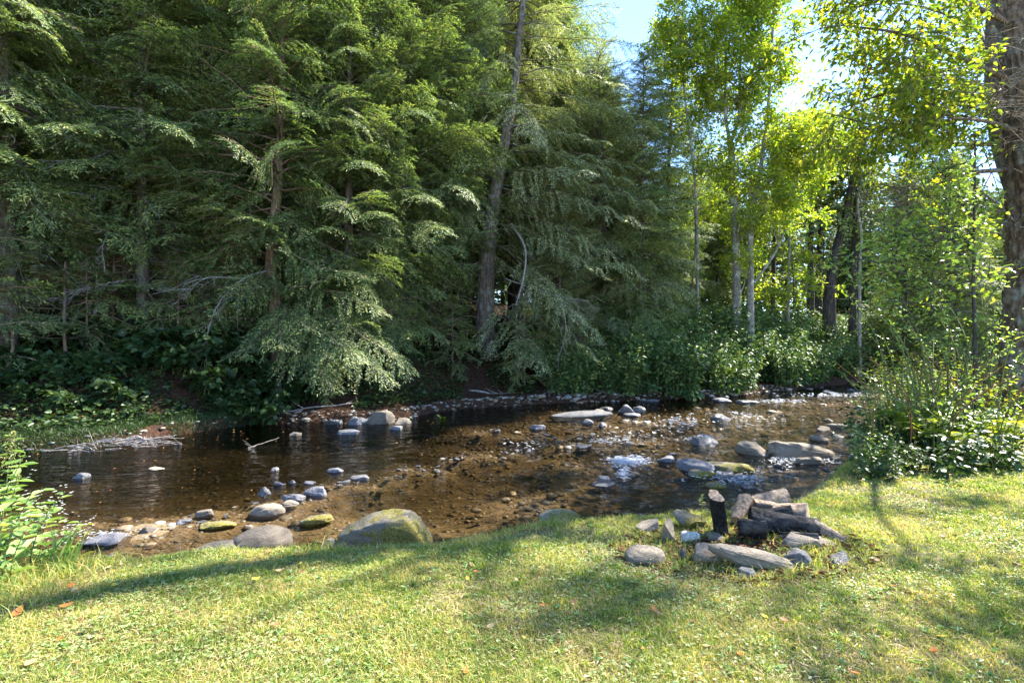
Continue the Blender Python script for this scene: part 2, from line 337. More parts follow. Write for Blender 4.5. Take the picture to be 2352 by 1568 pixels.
def water_mat():
    m, nt, out = new_mat("stream_water"); L = nt.links
    geo = N(nt, "NewGeometry"); at = N(nt, "Attribute"); at.attribute_name = "rough"
    mp = N(nt, "Mapping"); mp.inputs["Rotation"].default_value = (0, 0, math.radians(-28)); mp.inputs["Scale"].default_value = (0.5, 1.3, 1.0)
    L.new(geo.outputs["Position"], mp.inputs[0])
    n1 = N(nt, "TexNoise", Scale=5.0, Detail=4.0, Roughness=0.6, Distortion=0.6); L.new(mp.outputs[0], n1.inputs["Vector"])
    n2 = N(nt, "TexNoise", Scale=22.0, Detail=3.0, Roughness=0.6, Distortion=0.4); L.new(mp.outputs[0], n2.inputs["Vector"])
    ad = N(nt, "Math", _operation='MULTIPLY_ADD'); ad.inputs[1].default_value = 0.35
    L.new(n2.outputs[0], ad.inputs[0]); L.new(n1.outputs[0], ad.inputs[2])
    st = N(nt, "MapRange"); st.inputs[3].default_value = 0.3; st.inputs[4].default_value = 1.0; L.new(at.outputs["Fac"], st.inputs[0])
    bp = N(nt, "Bump", Distance=0.06); L.new(st.outputs[0], bp.inputs["Strength"]); L.new(ad.outputs[0], bp.inputs["Height"])
    fr = N(nt, "Fresnel", IOR=1.33); L.new(bp.outputs[0], fr.inputs["Normal"])
    dp = N(nt, "Attribute"); dp.attribute_name = "depth"; rd = ramp(nt, [(0.0, (0.92, 0.86, 0.76)), (0.35, (0.60, 0.545, 0.42)), (1.0, (0.20, 0.18, 0.13))]); L.new(dp.outputs["Fac"], rd.inputs[0])
    tr = N(nt, "BsdfTransparent"); L.new(rd.outputs[0], tr.inputs[0])
    gl = N(nt, "BsdfGlossy", Roughness=0.04); L.new(bp.outputs[0], gl.inputs["Normal"])
    ms = N(nt, "MixShader"); L.new(fr.outputs[0], ms.inputs[0]); L.new(tr.outputs[0], ms.inputs[1]); L.new(gl.outputs[0], ms.inputs[2])
    L.new(ms.outputs[0], out.inputs[0]); return m

def foam_mat():
    m, nt, out = new_mat("foam_and_glints"); L = nt.links
    p = N(nt, "BsdfPrincipled", Roughness=0.35); p.inputs["Base Color"].default_value = (0.72, 0.75, 0.80, 1)
    t = N(nt, "BsdfTransparent"); ms = N(nt, "MixShader"); ms.inputs[0].default_value = 0.25
    L.new(p.outputs[0], ms.inputs[1]); L.new(t.outputs[0], ms.inputs[2]); L.new(ms.outputs[0], out.inputs[0]); return m

# ------------------------------------------------------------------ terrain
WATER = -0.40
LX = np.array([-300, -60, -12, -5, -3.13, -2.47, -1.35, -0.6, 0.1, 1.1, 2.2, 2.9, 3.6, 5.0, 7.5, 11, 18, 60, 300])
LY = np.array([-60, -12, 1.5, 3.2, 3.75, 3.95, 4.05, 4.15, 4.5, 4.75, 4.85, 5.05, 5.8, 7.3, 9.8, 14.0, 19.5, 42, 150])
FX = np.array([-300, -60, -20, -11, -8.5, -7.6, -7.0, -6.2, -3.2, -1.8, 1.9, 6.6, 11.8, 19, 60, 300])
FY = np.array([-30, 0, 6.6, 8.2, 9.0, 9.9, 11.2, 12.4, 12.5, 15.0, 16.8, 17.9, 21.2, 26.5, 50, 170])
def lip(X): return np.interp(X, LX, LY)
def far(X):
    return (np.interp(X - 0.4, FX, FY) + np.interp(X, FX, FY) + np.interp(X + 0.4, FX, FY)) / 3
ST = [  # px, base, w, h, mat, ang, tilt, label
 (612, 1176, 84, 30, M_rk_pale, 0.12, -0.28, "pale elongated stone tilted up to the right in the near water"),
 (673, 1146, 52, 20, M_rk_blue, 0.2, 0.0, "bluish rounded stone beside the tilted pale stone in the near water"),
 (727, 1134, 54, 24, M_rk_blue, 0.25, 0.05, "flat topped bluish stone at the right end of the near stone cluster"),
 (640, 1112, 30, 14, M_rk_blue, 0.5, 0.0, "small pointed bluish stone at the back of the near stone cluster"),
 (670, 1110, 26, 18, M_rk_grey, 0.6, 0.0, "small sharp grey stone behind the rounded bluish stone"),
 (609, 1135, 44, 26, M_rk_dark, 0.4, 0.0, "dark jagged stone at the left of the near stone cluster"),
 (668, 1158, 36, 12, M_rk_tan, 0.2, 0.0, "small tan stone right of the tilted pale stone"),
 (710, 1110, 30, 12, M_rk_blue, 0.3, 0.0, "little bluish stone behind the flat topped bluish stone"),
 (770, 1082, 34, 13, M_rk_blue, 0.15, 0.0, "smooth bluish stone alone in the dark water"),
 (827, 1098, 42, 14, M_rk_grey, 0.2, 0.0, "flat grey stone right of the lone bluish stone"),
 (632, 1078, 24, 11, M_rk_blue, 0.3, 0.0, "tiny bluish stone with two pebbles in the dark water"),
 (186, 1096, 34, 16, M_rk_grey, 0.2, 0.0, "rounded grey stone at the left of the dark pool"),
 (360, 1077, 34, 8, M_rk_pale, 0.2, 0.0, "flat pale stone just breaking the dark pool"),
 (240, 1238, 110, 18, M_rk_blue, 0.25, -0.08, "wet bluish slab beside the leafy weeds at the stream edge"),
 (338, 1222, 44, 22, M_rk_tan, 0.4, 0.0, "tan blocky stone right of the wet bluish slab"),
 (470, 1182, 52, 16, M_rk_tan, 0.3, -0.1, "flat tan stone left of the tilted pale stone"),
 (500, 1205, 80, 12, M_rk_mossy, 0.2, 0.0, "submerged mossy yellow slab near the bank"),
 (420, 1200, 46, 14, M_rk_grey, 0.4, 0.0, "grey stone in the line of stones near the left bank"),
 (728, 1195, 70, 20, M_rk_mossy, 0.2, 0.0, "mossy submerged stone between the two bank boulders"),
 (678, 998, 30, 8, M_rk_pale, 0.3, 0.0, "thin pale stone near the far bank in the dark pool"),
 (1015, 1056, 18, 8, M_rk_pale, 0.4, 0.0, "tiny pale square stone in the open water"),
 (1237, 984, 38, 14, M_rk_blue, 0.2, 0.0, "smooth bluish stone left of the mid stream slab"),
 (1348, 972, 28, 13, M_rk_grey, 0.2, 0.0, "small rounded stone in front of the mid stream slab"),
 (1385, 976, 22, 12, M_rk_blue, 0.4, 0.0, "small bluish stone right of the little rounded stone"),
 (1440, 946, 44, 26, M_rk_blue, 0.35, 0.0, "upright rounded blue grey stone in the mid stream pile"),
 (1390, 940, 44, 10, M_rk_dark, 0.3, 0.03, "flat dark slab on the left of the mid stream pile"),
 (1375, 946, 30, 12, M_rk_pale, 0.3, 0.0, "pale stone end at the left of the mid stream pile"),
 (1466, 944, 42, 17, M_rk_dark, 0.35, 0.15, "dark leaning slab on the right of the mid stream pile"),
 (1453, 954, 40, 9, M_rk_blue, 0.2, 0.0, "flat bluish stone in front of the mid stream pile"),
 (1500, 922, 36, 10, M_rk_blue, 0.2, 0.0, "flat bluish stone by the far bank leaves"),
 (1662, 922, 50, 12, M_rk_blue, 0.2, 0.06, "long bluish slab by the far bank left of its twin"),
 (1720, 924, 56, 10, M_rk_dark, 0.2, 0.06, "long dark slab by the far bank"),
 (1655, 964, 46, 20, M_rk_dark, 0.2, 0.0, "round dark stone standing alone in the brown riffle"),
 (1340, 1026, 50, 10, M_rk_dark, 0.3, 0.0, "dark flat stone in the mid stream ripples"),
 (1388, 1100, 36, 12, M_rk_grey, 0.3, 0.0, "grey stone with water curling round it"),
 (1385, 1112, 60, 10, M_rk_dark, 0.3, 0.0, "low dark slab under the curling water"),
 (1618, 1020, 60, 24, M_rk_dark, 0.25, 0.05, "dark stone with white water breaking over its left side"),
 (1532, 1058, 50, 18, M_rk_blue, 0.35, 0.0, "bluish stone at the left end of the long dark rock"),
 (1596, 1078, 92, 36, M_rk_blue, 0.2, 0.16, "long dark blue grey rock lying across the riffle"),
 (1678, 1078, 100, 24, M_rk_moss, 0.15, 0.08, "moss ended rock continuing the long dark rock to the right"),
 (1612, 1092, 62, 22, M_rk_mossy, 0.35, 0.0, "mossy brown rock below the long dark rock"),
 (1666, 1098, 60, 18, M_rk_dark, 0.4, 0.1, "dark rough rock beside the mossy brown rock"),
 (1650, 1118, 56, 18, M_rk_mossy, 0.4, 0.0, "mossy rock in the rubble behind the upright log"),
 (1715, 1118, 46, 14, M_rk_dark, 0.5, 0.0, "small dark rock in the rubble behind the driftwood"),
 (1733, 1042, 84, 40, M_rk_pale, 0.45, 0.10, "pale cracked block left of the largest stream rock"),
 (1842, 1048, 150, 50, M_rk_pale, 0.12, 0.17, "largest smooth pale rock lying in the stream"),
 (1790, 1045, 60, 18, M_rk_pale, 0.3, 0.12, "pale wedge between the cracked block and the largest rock"),
 (1857, 1063, 62, 22, M_rk_tan, 0.15, 0.05, "rounded tan stone in front of the largest stream rock"),
 (1884, 1012, 44, 16, M_rk_tan, 0.15, 0.1, "small tan stone behind the largest stream rock"),
 (1890, 988, 30, 14, M_rk_tan, 0.15, 0.0, "small rounded stone upstream of the pale rocks"),
 (1926, 980, 48, 14, M_rk_pale, 0.2, 0.0, "bright pale flat stone by the right bank leaves"),
 (1900, 966, 26, 8, M_rk_pale, 0.2, 0.0, "little pale stone behind the bright flat stone"),
 (1978, 984, 44, 12, M_rk_dark, 0.3, 0.0, "dark flat stone half hidden by the right bank leaves"),
 (1875, 1045, 24, 10, M_rk_mossy, 0.2, 0.0, "yellowish pebble between the largest rock and the tan stone"),
 (870, 972, 76, 42, M_rk_tan, 0.4, 0.0, "biggest brown rock on the far gravel bar"),
 (818, 974, 54, 22, M_rk_grey, 0.4, 0.0, "grey rock left of the biggest brown rock on the far bar"),
 (803, 996, 50, 20, M_rk_grey, 0.25, 0.0, "smooth grey rock at the waterline of the far bar"),
 (762, 974, 46, 20, M_rk_dark, 0.4, 0.0, "dark rock at the left end of the far gravel bar"),
 (925, 972, 50, 24, M_rk_tan, 0.4, 0.0, "brown rock right of the biggest one on the far bar"),
 (912, 985, 34, 10, M_rk_grey, 0.3, 0.0, "small grey rock at the right foot of the far bar"),
 (350, 985, 110, 34, M_rk_dark, 0.2, 0.0, "large low dark rock at the foot of the far bank plants"),
]
MOUND = []
for _t in ST:
    _D = (CAMZ - WATER) * F / (_t[1] - CY); MOUND.append(((_t[0] - CX) / F * _D, min(_D, 5.6) + .04, .16 + .55 * _t[2] / F * _D))
for _k in range(26):
    _px = 360 + 41 * _k; _py = 1212 - 0.222 * (_px - 360) + 12 * math.sin(_k * 1.7); _D = (CAMZ - WATER) * F / (_py - CY); MOUND.append(((_px - CX) / F * _D, _D, .32))
for _px, _py in [(1210, 1000), (1300, 1020), (1420, 985), (1500, 1010), (1580, 1040), (1480, 1060), (1700, 960), (1760, 985), (1620, 940), (1820, 930), (1100, 990), (1340, 1075), (1750, 1090), (1830, 1085)]:
    _D = (CAMZ - WATER) * F / (_py - CY); MOUND.append(((_px - CX) / F * _D, _D, .55))
def terrain(X, Y):
    X = np.asarray(X, float); Y = np.asarray(Y, float)
    kl = np.where(X > 3, 0.72, 0.97); kf = 0.9
    s = (Y - lip(X)) * kl; u = (Y - far(X)) * kf
    lawn = 0.035 * fbm(X * 0.8, Y * 0.8, 3, 3) + 0.02 * sstep(0, 4, X) - 0.05 * sstep(-0.7, 0, s)
    bed = WATER - 0.13 + 0.20 * fbm(X * 0.8, Y * 1.1, 11, 4) - 0.26 * sstep(1, -3, X) * sstep(5.5, 7.5, Y) - 0.12 * sstep(-2.5, -.8, u) + 0.04 * np.exp(-((s - 0.95) / 0.5) ** 2) * sstep(-1, 0, X)
    wm = 0 * X
    for mx, my, mr in MOUND: wm = np.maximum(wm, np.exp(-(((X - mx) ** 2 + (Y - my) ** 2) / mr ** 2) ** 1.5))
    bed = bed + np.maximum(WATER - .05 + .05 * fbm(X * 2.5, Y * 2.5, 17, 2) - bed, 0) * wm
    t = sstep(-0.05, 0.62, s + 0.1 * fbm(X * 3, Y * 3, 5, 2))
    z = lawn * (1 - t) + bed * t
    t2 = sstep(-0.35, 0.4, u + 0.25 * fbm(X * 1.3, Y * 1.3, 8, 3))
    up = np.maximum(u, 0)
    sl = 1.0 - 0.25 * sstep(-2, 8, X)
    hill = WATER + 0.22 + sl * 5.0 * (1 - np.exp(-up / 11.0)) * sstep(0.2, 3.0, up) + 0.02 * np.minimum(up, 120) + 0.12 * fbm(X * 0.5, Y * 0.5, 21, 3) * sstep(0, 2, up)
    z = z * (1 - t2) + hill * t2
    return z
def nz(a, b, mid, n1, n2, n3, lo, hi):
    """non-uniform axis"""
    A = -np.geomspace(1, 1 + (lo * -1 + a), n1)[::-1] + 1 + a
    B = np.linspace(a, b, n2); C = np.geomspace(1, 1 + hi - b, n3) - 1 + b
    return np.unique(np.concatenate([A, B, C]).round(4))
gx = nz(-12, 14, 0, 30, 330, 40, -280, 280); gy = nz(1.2, 26, 0, 14, 380, 50, -40, 700)
GX, GY = np.meshgrid(gx, gy); Z = terrain(GX, GY)
nx, ny = len(gx), len(gy)
V = np.stack([GX, GY, Z], -1).reshape(-1, 3)
ii = (np.arange(ny - 1)[:, None] * nx + np.arange(nx - 1)[None]).ravel()
Q = np.stack([ii, ii + 1, ii + nx + 1, ii + nx], -1)
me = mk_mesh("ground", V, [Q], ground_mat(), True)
S_ = ((GY - lip(GX)) * 0.9).ravel(); U_ = ((GY - far(GX)) * 0.9).ravel()
a = me.attributes.new("bed", 'FLOAT', 'POINT'); a.data.foreach_set("value", sstep(0.05, 0.35, S_).astype(np.float32))
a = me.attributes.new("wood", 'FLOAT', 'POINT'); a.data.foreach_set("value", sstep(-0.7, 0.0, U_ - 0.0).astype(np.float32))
tag(mk_obj("ground", me), kind="structure")

def tz(x, y): return float(terrain(x, y))

# water sheet
RAP = [(W(1440, 1070, 8.2), 1.0), (W(1620, 1015, 10.2), 0.8), (W(1690, 1110, 7.2), 0.9), (W(1900, 905, 19), 2.5), (W(1760, 925, 16.7), 1.6), (W(1560, 990, 11.5), 1.2),
       (W(1000, 1010, 10.5), 1.5), (W(250, 1225, 5.3), 0.5), (W(1850, 1060, 8.5), 0.9), (W(1350, 960, 13.5), 1.4)]
wx = np.concatenate([np.linspace(-60, -12, 40)[:-1], np.linspace(-12, 16, 300)[:-1], np.linspace(16, 80, 50)])
wy = np.concatenate([np.linspace(-12, 3, 20)[:-1], np.linspace(3, 27, 300)[:-1], np.linspace(27, 70, 40)])
WX, WY = np.meshgrid(wx, wy)
rough = 0.2 + 0.3 * sstep(-4, 2, WX) + 0.12 * fbm(WX * 0.4, WY * 0.4, 31)
for c, r in RAP: rough = rough + 0.7 * np.exp(-(((WX - c[0]) / (r * 1.4)) ** 2 + ((WY - c[1]) / r) ** 2))
rough = np.clip(rough, 0, 1)
WZ = WATER + 0.02 * rough * fbm(WX * 3.5, WY * 5, 41, 3)
V = np.stack([WX, WY, WZ], -1).reshape(-1, 3); nx, ny = len(wx), len(wy)
ii = (np.arange(ny - 1)[:, None] * nx + np.arange(nx - 1)[None]).ravel()
Q = np.stack([ii, ii + 1, ii + nx + 1, ii + nx], -1)
cen = V[Q].mean(1); ok = (cen[:, 1] > lip(cen[:, 0]) - 0.2) & (cen[:, 1] < far(cen[:, 0]) + 1.0)
me = mk_mesh("stream_water", V, [Q[ok]], water_mat(), True)
a = me.attributes.new("rough", 'FLOAT', 'POINT'); a.data.foreach_set("value", rough.ravel().astype(np.float32))
a = me.attributes.new("depth", 'FLOAT', 'POINT'); a.data.foreach_set("value", np.clip((WATER - terrain(WX, WY)) / 0.38, 0, 1).ravel().astype(np.float32))
tag(mk_obj("water", me), kind="structure")

# ------------------------------------------------------------------ stones
def ico(sub):
    import bmesh
    bm = bmesh.new(); bmesh.ops.create_icosphere(bm, subdivisions=sub, radius=1)
    V = np.array([v.co[:] for v in bm.verts]); T = np.array([[v.index for v in f.verts] for f in bm.faces]); bm.free()
    return V, T
ICO = {k: ico(k) for k in (1, 2, 3, 4, 5)}
def rock_geo(dims, sub=4, ang=0.3, rough=0.06, seed=0, flat=0.0, power=1.0, cuts=None):
    r = np.random.default_rng(seed); V, T = ICO[sub]; V = V.copy()
    if power != 1.0: V = np.sign(V) * np.abs(V) ** power
    ncut = int(4 + ang * 16)
    for k in range(ncut):
        n = norm(r.normal(size=3)); d = 1 - ang * r.uniform(0.25, 0.9)
        dd = V @ n; m = dd > d; V[m] -= np.outer((dd[m] - d) * 0.93, n)
    for n, d in (cuts or []):
        n = norm(np.array(n, float)); dd = V @ n; m = dd > d; V[m] -= np.outer((dd[m] - d) * 0.97, n)
    off = r.uniform(-50, 50, 3); dl = np.empty(len(V))
    for i, v in enumerate(V):
        p = Vector(v * 1.3 + off)
        dl[i] = mnoise.noise(p) + 0.5 * mnoise.noise(p * 2.7) + 0.35 * mnoise.noise(p * 7.1) + 0.55 * mnoise.noise(Vector((p.x * .6, p.y * .6, (p.z + .15 * p.x) * 8)))
    V = V * (1 + rough * dl[:, None])
    if flat: V[:, 2] = np.where(V[:, 2] < -flat, -flat + (V[:, 2] + flat) * 0.2, V[:, 2])
    return V * np.array(dims) / 2, T

def rock(name, label, px, py_base, wpx, hpx, D, depth, mat, rz=0.0, tilt=(0, 0), ang=0.3, rough=0.06, seed=0, sink=0.15, group=None, cat="stone", power=1.0, cuts=None, sub=4, smooth=True):
    """stone whose picture width/height are wpx,hpx at distance D; depth in metres; base at py_base"""
    wd = wpx / F * D; h = hpx / F * D * (1 + sink)
    V, T = rock_geo((wd, depth, h), sub, ang, rough, seed, 0, power, cuts)
    c = W(px, py_base - hpx / 2, D); c[2] -= h * sink / 2
    me = mk_mesh(name, V, [T], mat, smooth)
    o = mk_obj(name, me, None, c); o.rotation_euler = (tilt[0], tilt[1], rz)
    tag(o, label, cat, group); return o

def Dz(py, z): return (CAMZ - z) * F / (py - CY)
def DW(py): return Dz(py, WATER)

# bank boulders
rock("boulder", "large angular boulder with yellow moss and a flat dark front face at the lawn edge", 887, 1262, 218, 112, 4.75, 0.55, M_rk_moss, 0.1, (0.0, 0.0), 0.25, 0.10, 5, 0.35, cat="boulder",
     cuts=[((0.25, -1, 0.25), 0.50), ((-0.55, -0.1, 0.85), 0.60), ((-0.05, 0, 1), 0.58), ((0.85, -0.1, 0.45), 0.66), ((-0.6, -0.8, 0.2), 0.62)], sub=5, smooth=False)
rock("boulder", "long smooth pale boulder with a rounded right end rising from the lawn edge", 598, 1272, 145, 62, 4.62, 0.34, M_rk_tan, 0.1, (0, -0.18), 0.12, 0.05, 9, 0.2, cat="boulder")
rock("stone", "low pale stone tapering left of the smooth pale boulder at the lawn edge", 512, 1278, 150, 36, 4.55, 0.30, M_rk_tan, 0.05, (0, -0.10), 0.15, 0.06, 12, 0.2)
rock("stone", "mossy yellow low stone where the lawn edge meets the brown shallows", 1285, 1196, 100, 26, 5.1, 0.35, M_rk_mossy, 0, (0, 0), 0.2, 0.07, 14, 0.3)
rock("stone", "small angular stone against the left foot of the mossy boulder", 760, 1258, 34, 24, 4.7, 0.14, M_rk_pale, 0.4, (0, 0), 0.5, 0.06, 15, 0.3)
# stones in the near water
for k, (px, yb, w_, h_, m_, ang, tl, lb) in enumerate(ST):
    D = DW(yb)
    rock("stone", lb, px, yb, w_ * 1.05, h_ * 0.85, D, max(0.75 * w_, h_) / F * D * 0.9, m_, random.uniform(-0.25, 0.25), (random.uniform(-0.08, 0.08), tl), ang + .22, 0.12, 100 + k, 0.6, "stones in the stream", sub=4, power=0.78, smooth=(ang < 0.13))
# gravel bar: long flat slab under the pile
rock("stone", "long flat grey slab awash in the middle of the stream", 1335, 956, 150, 14, 13.9, 0.7, M_rk_grey, 0.1, (0, -0.05), 0.15, 0.05, 77, 0.5, "stones in the stream")

# small individual stones sharing meshes
SM = []
for k in range(10):
    V, T = rock_geo((1, 0.8 * random.uniform(0.7, 1), random.uniform(0.3, 0.6)), 3, random.uniform(0.4, 0.8), 0.1, 500 + k, 0, 0.75)
    for m_ in ((M_rk_grey, M_rk_tan, M_rk_blue, M_rk_dark, M_rk_dark)[k % 5],): SM.append(mk_mesh("small_stone", V, [T], m_, False))
def small_stone(x, y, s, label, group):
    if tz(x, y) < WATER - .08 - .25 * s: return 0
    o = mk_obj("small_stone", random.choice(SM), None, (x, y, (tz(x, y) + s * random.uniform(0.02, 0.1) if tz(x, y) > WATER - .03 else WATER - s * .08)))
    o.scale = (s, s, s * random.uniform(0.6, 1)); o.rotation_euler = (random.uniform(-.2, .2), random.uniform(-.2, .2), random.uniform(0, 6.3))
    tag(o, label, "stone", group); return 1
def scatter(pxr, pyr, n, smin, smax, label, group, slope=0.0):
    m = 0
    for _ in range(n * 6):
        if m >= n: break
        px = random.uniform(*pxr); py = random.uniform(*pyr) + slope * (px - pxr[0]); D = DW(py)
        c = W(px, py, D); m += small_stone(c[0], c[1], random.uniform(smin, smax), label, group)
scatter((1590, 1790), (1080, 1125), 26, 0.06, 0.2, "small rough stone in the rubble behind the fire ring", "rubble behind the fire ring")
scatter((1830, 2010), (888, 912), 24, 0.25, 0.6, "dark wet stone in the riffle at the far bend", "stones at the far bend")
scatter((730, 990), (972, 992), 26, 0.08, 0.26, "small stone on the gravel bar under the far bank", "small stones on the far bar")
scatter((380, 700), (1195, 1225), 22, 0.04, 0.14, "small stone in the diagonal line near the left bank", "stones lining the near shallows", -0.22)
scatter((1150, 1850), (960, 1100), 60, 0.06, 0.26, "small flat stone in the riffles of the right half of the stream", "small riffle stones")
scatter((1100, 1600), (935, 1010), 32, 0.07, 0.25, "small stone breaking the mid stream ripples", "small mid stream stones")
scatter((1680, 1960), (1030, 1085), 18, 0.05, 0.2, "small stone among the pale rocks near the right bank", "small stones among the pale rocks")
scatter((560, 1250), (1010, 1120), 18, 0.06, 0.16, "small stone in the open dark water", "small stones in the open water")

scatter((700, 1400), (1085, 1125), 36, 0.05, 0.16, "small stone in the long diagonal line across the stream", "stones in the diagonal line", -0.13)
for _ in range(38):
    x = random.uniform(-2.9, 3.2); y = float(lip(x)) + random.uniform(.5, 1.0); small_stone(x, y, random.uniform(.03, .12), "pebble sized stone at the foot of the lawn bank", "stones at the foot of the lawn bank")
# gravel
def gravel(n, box, smin, smax, name, zoff):
    V, T = ICO[1]; sp = Soup()
    X = rng.uniform(box[0], box[1], n * 3); Y = rng.uniform(box[2], box[3], n * 3)
    ok = (Y > lip(X) + 0.3) & (Y < far(X) + 0.6); X = X[ok][:n]; Y = Y[ok][:n]; n = len(X)
    s = (smin + (smax - smin) * rng.random(n) ** 2.2) * (0.5 + Y / 12)
    Zz = terrain(X, Y) + zoff * s
    a = rng.uniform(0, 6.28, n); ca, sa = np.cos(a), np.sin(a)
    jit = 1 + rng.uniform(-0.35, 0.3, (n, len(V)))
    P = V[None] * jit[:, :, None] * np.stack([np.ones(n), rng.uniform(.6, 1, n), rng.uniform(.25, .55, n)], -1)[:, None] * (s / 2)[:, None, None]
    Q_ = P.copy(); Q_[..., 0] = P[..., 0] * ca[:, None] - P[..., 1] * sa[:, None]; Q_[..., 1] = P[..., 0] * sa[:, None] + P[..., 1] * ca[:, None]
    Q_ += np.stack([X, Y, Zz], -1)[:, None]
    T_ = (T[None] + (np.arange(n) * len(V))[:, None, None]).reshape(-1, 3)
    me = mk_mesh(name, Q_, [T_], M_gravel, True)
    tag(mk_obj(name, me), kind="stuff")
def cobbles(n):
    V, T = ICO[2]; X = rng.uniform(-8, 14, n * 4); Y = rng.uniform(5, 19, n * 4)
    dg = np.abs(((Y - 5.2) - (X + 3.2) * .95) / 1.4) < .35
    ok = (Y > lip(X) + .6) & (Y < far(X) + .3) & ((vnoise(X * .7, Y * 1.3, 123) > .63) | (dg & (X < 3))) & (terrain(X, Y) > WATER - .13); X = X[ok][:n]; Y = Y[ok][:n]; n = len(X)
    s = rng.uniform(.05, .17, n) * (.6 + Y / 14); Zz = np.maximum(terrain(X, Y), WATER - .05) + s * rng.uniform(-.05, .12, n); a = rng.uniform(0, 6.28, n); ca, sa = np.cos(a)[:, None], np.sin(a)[:, None]
    P = V[None] * (1 + rng.uniform(-.16, .14, (n, len(V))))[:, :, None] * np.stack([np.ones(n), rng.uniform(.6, 1, n), rng.uniform(.25, .5, n)], -1)[:, None] * (s / 2)[:, None, None]
    P = np.stack([P[..., 0] * ca - P[..., 1] * sa, P[..., 0] * sa + P[..., 1] * ca, P[..., 2]], -1) + np.stack([X, Y, Zz], -1)[:, None]
    tag(mk_obj("cobbles", mk_mesh("cobbles", P, [(T[None] + (np.arange(n) * len(V))[:, None, None]).reshape(-1, 3)], M_gravel, False)), kind="stuff")
cobbles(950)
gravel(26000, (-10, 16, 4.4, 21), 0.012, 0.12, "gravel", -0.04)

# drifting leaves and twigs on the stream
sp = Soup(); n = 2600; X = rng.uniform(-9, 12, n); Y = rng.uniform(4.4, 18, n); ok = (Y > lip(X) + .5) & (Y < far(X)) & (vnoise(X * .8, Y * 1.2, 99) > .4); X, Y = X[ok], Y[ok]; n = len(X); a_ = rng.uniform(0, 6.28, n)
leaves(sp, np.stack([X, Y, np.maximum(terrain(X, Y) + .03, WATER + rng.choice([-.02, .006], n))], -1), np.stack([np.cos(a_), np.sin(a_), rng.normal(size=n) * .02], -1), norm(rng.normal(size=(n, 3)) * .05 + [0, 0, 1]), rng.uniform(.02, .05, n) * (.6 + Y / 16), .5, .1)
tag(mk_obj("stream_litter", sp.mesh("stream_litter", M_litter)), kind="stuff")
# foam, plus white flecks painted in as light streaks on the ripples
sp = Soup()
for (px, py, rx, ry, n) in [(1440, 1062, 45, 12, 700), (1430, 1090, 14, 14, 160), (1610, 1008, 40, 6, 160), (1395, 1015, 60, 9, 70), (1700, 1105, 60, 14, 240), (1900, 908, 90, 4, 120),
                            (1780, 922, 60, 4, 100), (240, 1232, 60, 6, 60), (1800, 1060, 50, 14, 160), (1560, 970, 60, 14, 100), (1900, 1055, 40, 14, 120), (1650, 1095, 90, 20, 130), (1700, 960, 120, 20, 90), (1450, 1000, 110, 22, 70), (1200, 1030, 60, 18, 40)]:
    gx_ = rng.normal(0, 0.5, n) * rx + px; gy_ = rng.normal(0, 0.5, n) * ry + py
    gy_ = np.maximum(gy_, 880); D = DW(gy_)
    P = np.stack([(gx_ - CX) / F * D, D, np.full(n, WATER + 0.012) + rng.uniform(0, 0.03, n)], -1)
    d = norm(np.stack([rng.normal(size=n) * .5 + 1, rng.normal(size=n) * .5 + .3, rng.normal(size=n) * 0.12], -1)); nr = norm(np.stack([rng.normal(size=n) * .4, rng.normal(size=n) * .4, np.ones(n)], -1))
    leaves(sp, P, d, nr, rng.uniform(0.02, 0.085, n) * (D / 9), 0.16, 0.15)
tag(mk_obj("foam_and_ripple_glints", sp.mesh("foam_and_ripple_glints", foam_mat())), kind="stuff")

# ------------------------------------------------------------------ fire ring of stones and logs
FR = [  # px, base, w, h, depth, mat, ang, tiltY, rz, label
 (1482, 1291, 90, 36, 0.22, M_rk_pale, 0.12, 0.0, 0.0, "flat pale oval stone lying alone on the grass left of the fire ring"),
 (1537, 1245, 58, 66, 0.16, M_rk_tan, 0.6, 0.0, 0.3, "upright angular stone at the left of the fire ring"),
 (1582, 1214, 74, 52, 0.18, M_rk_moss, 0.5, 0.0, 0.2, "wide rough stone behind the upright angular stone"),
 (1490, 1218, 62, 22, 0.14, M_rk_pale, 0.4, -0.25, 0.1, "thin pale slab leaning left of the angular stone"),
 (1585, 1246, 44, 28, 0.13, M_rk_white, 0.25, 0.0, 0.0, "bright white rounded stone in front of the fire ring"),
 (1570, 1284, 15, 26, 0.05, M_rk_grey, 0.4, 0.0, 0.0, "narrow grey stone standing in the grass before the white stone"),
 (1645, 1247, 56, 22, 0.16, M_rk_tan, 0.3, 0.0, 0.0, "flat brown stone behind the long stone"),
 (1624, 1293, 76, 46, 0.2, M_rk_tan, 0.3, 0.05, 0.0, "rounded tan stone under the left end of the long stone"),
 (1748, 1316, 126, 24, 0.2, M_rk_grey, 0.2, 0.08, 0.0, "dark flat slab in the shade under the long stone"),
 (1713, 1326, 44, 24, 0.12, M_rk_grey, 0.1, 0.1, 0.0, "smooth round topped stone in front of the shaded slab"),
 (1832, 1308, 54, 48, 0.14, M_rk_grey, 0.2, 0.25, 0.2, "smooth grey stone just right of the long stone's tip"),
 (1933, 1308, 72, 62, 0.18, M_rk_dark, 0.6, 0.35, 0.2, "dark pointed stone at the right of the fire ring"),
 (1838, 1268, 134, 54, 0.24, M_rk_tan, 0.4, 0.05, 0.0, "wide craggy stone below the burnt logs"),
 (1893, 1262, 56, 26, 0.2, M_rk_tan, 0.35, 0.15, 0.0, "low tan stone right of the craggy stone"),
]
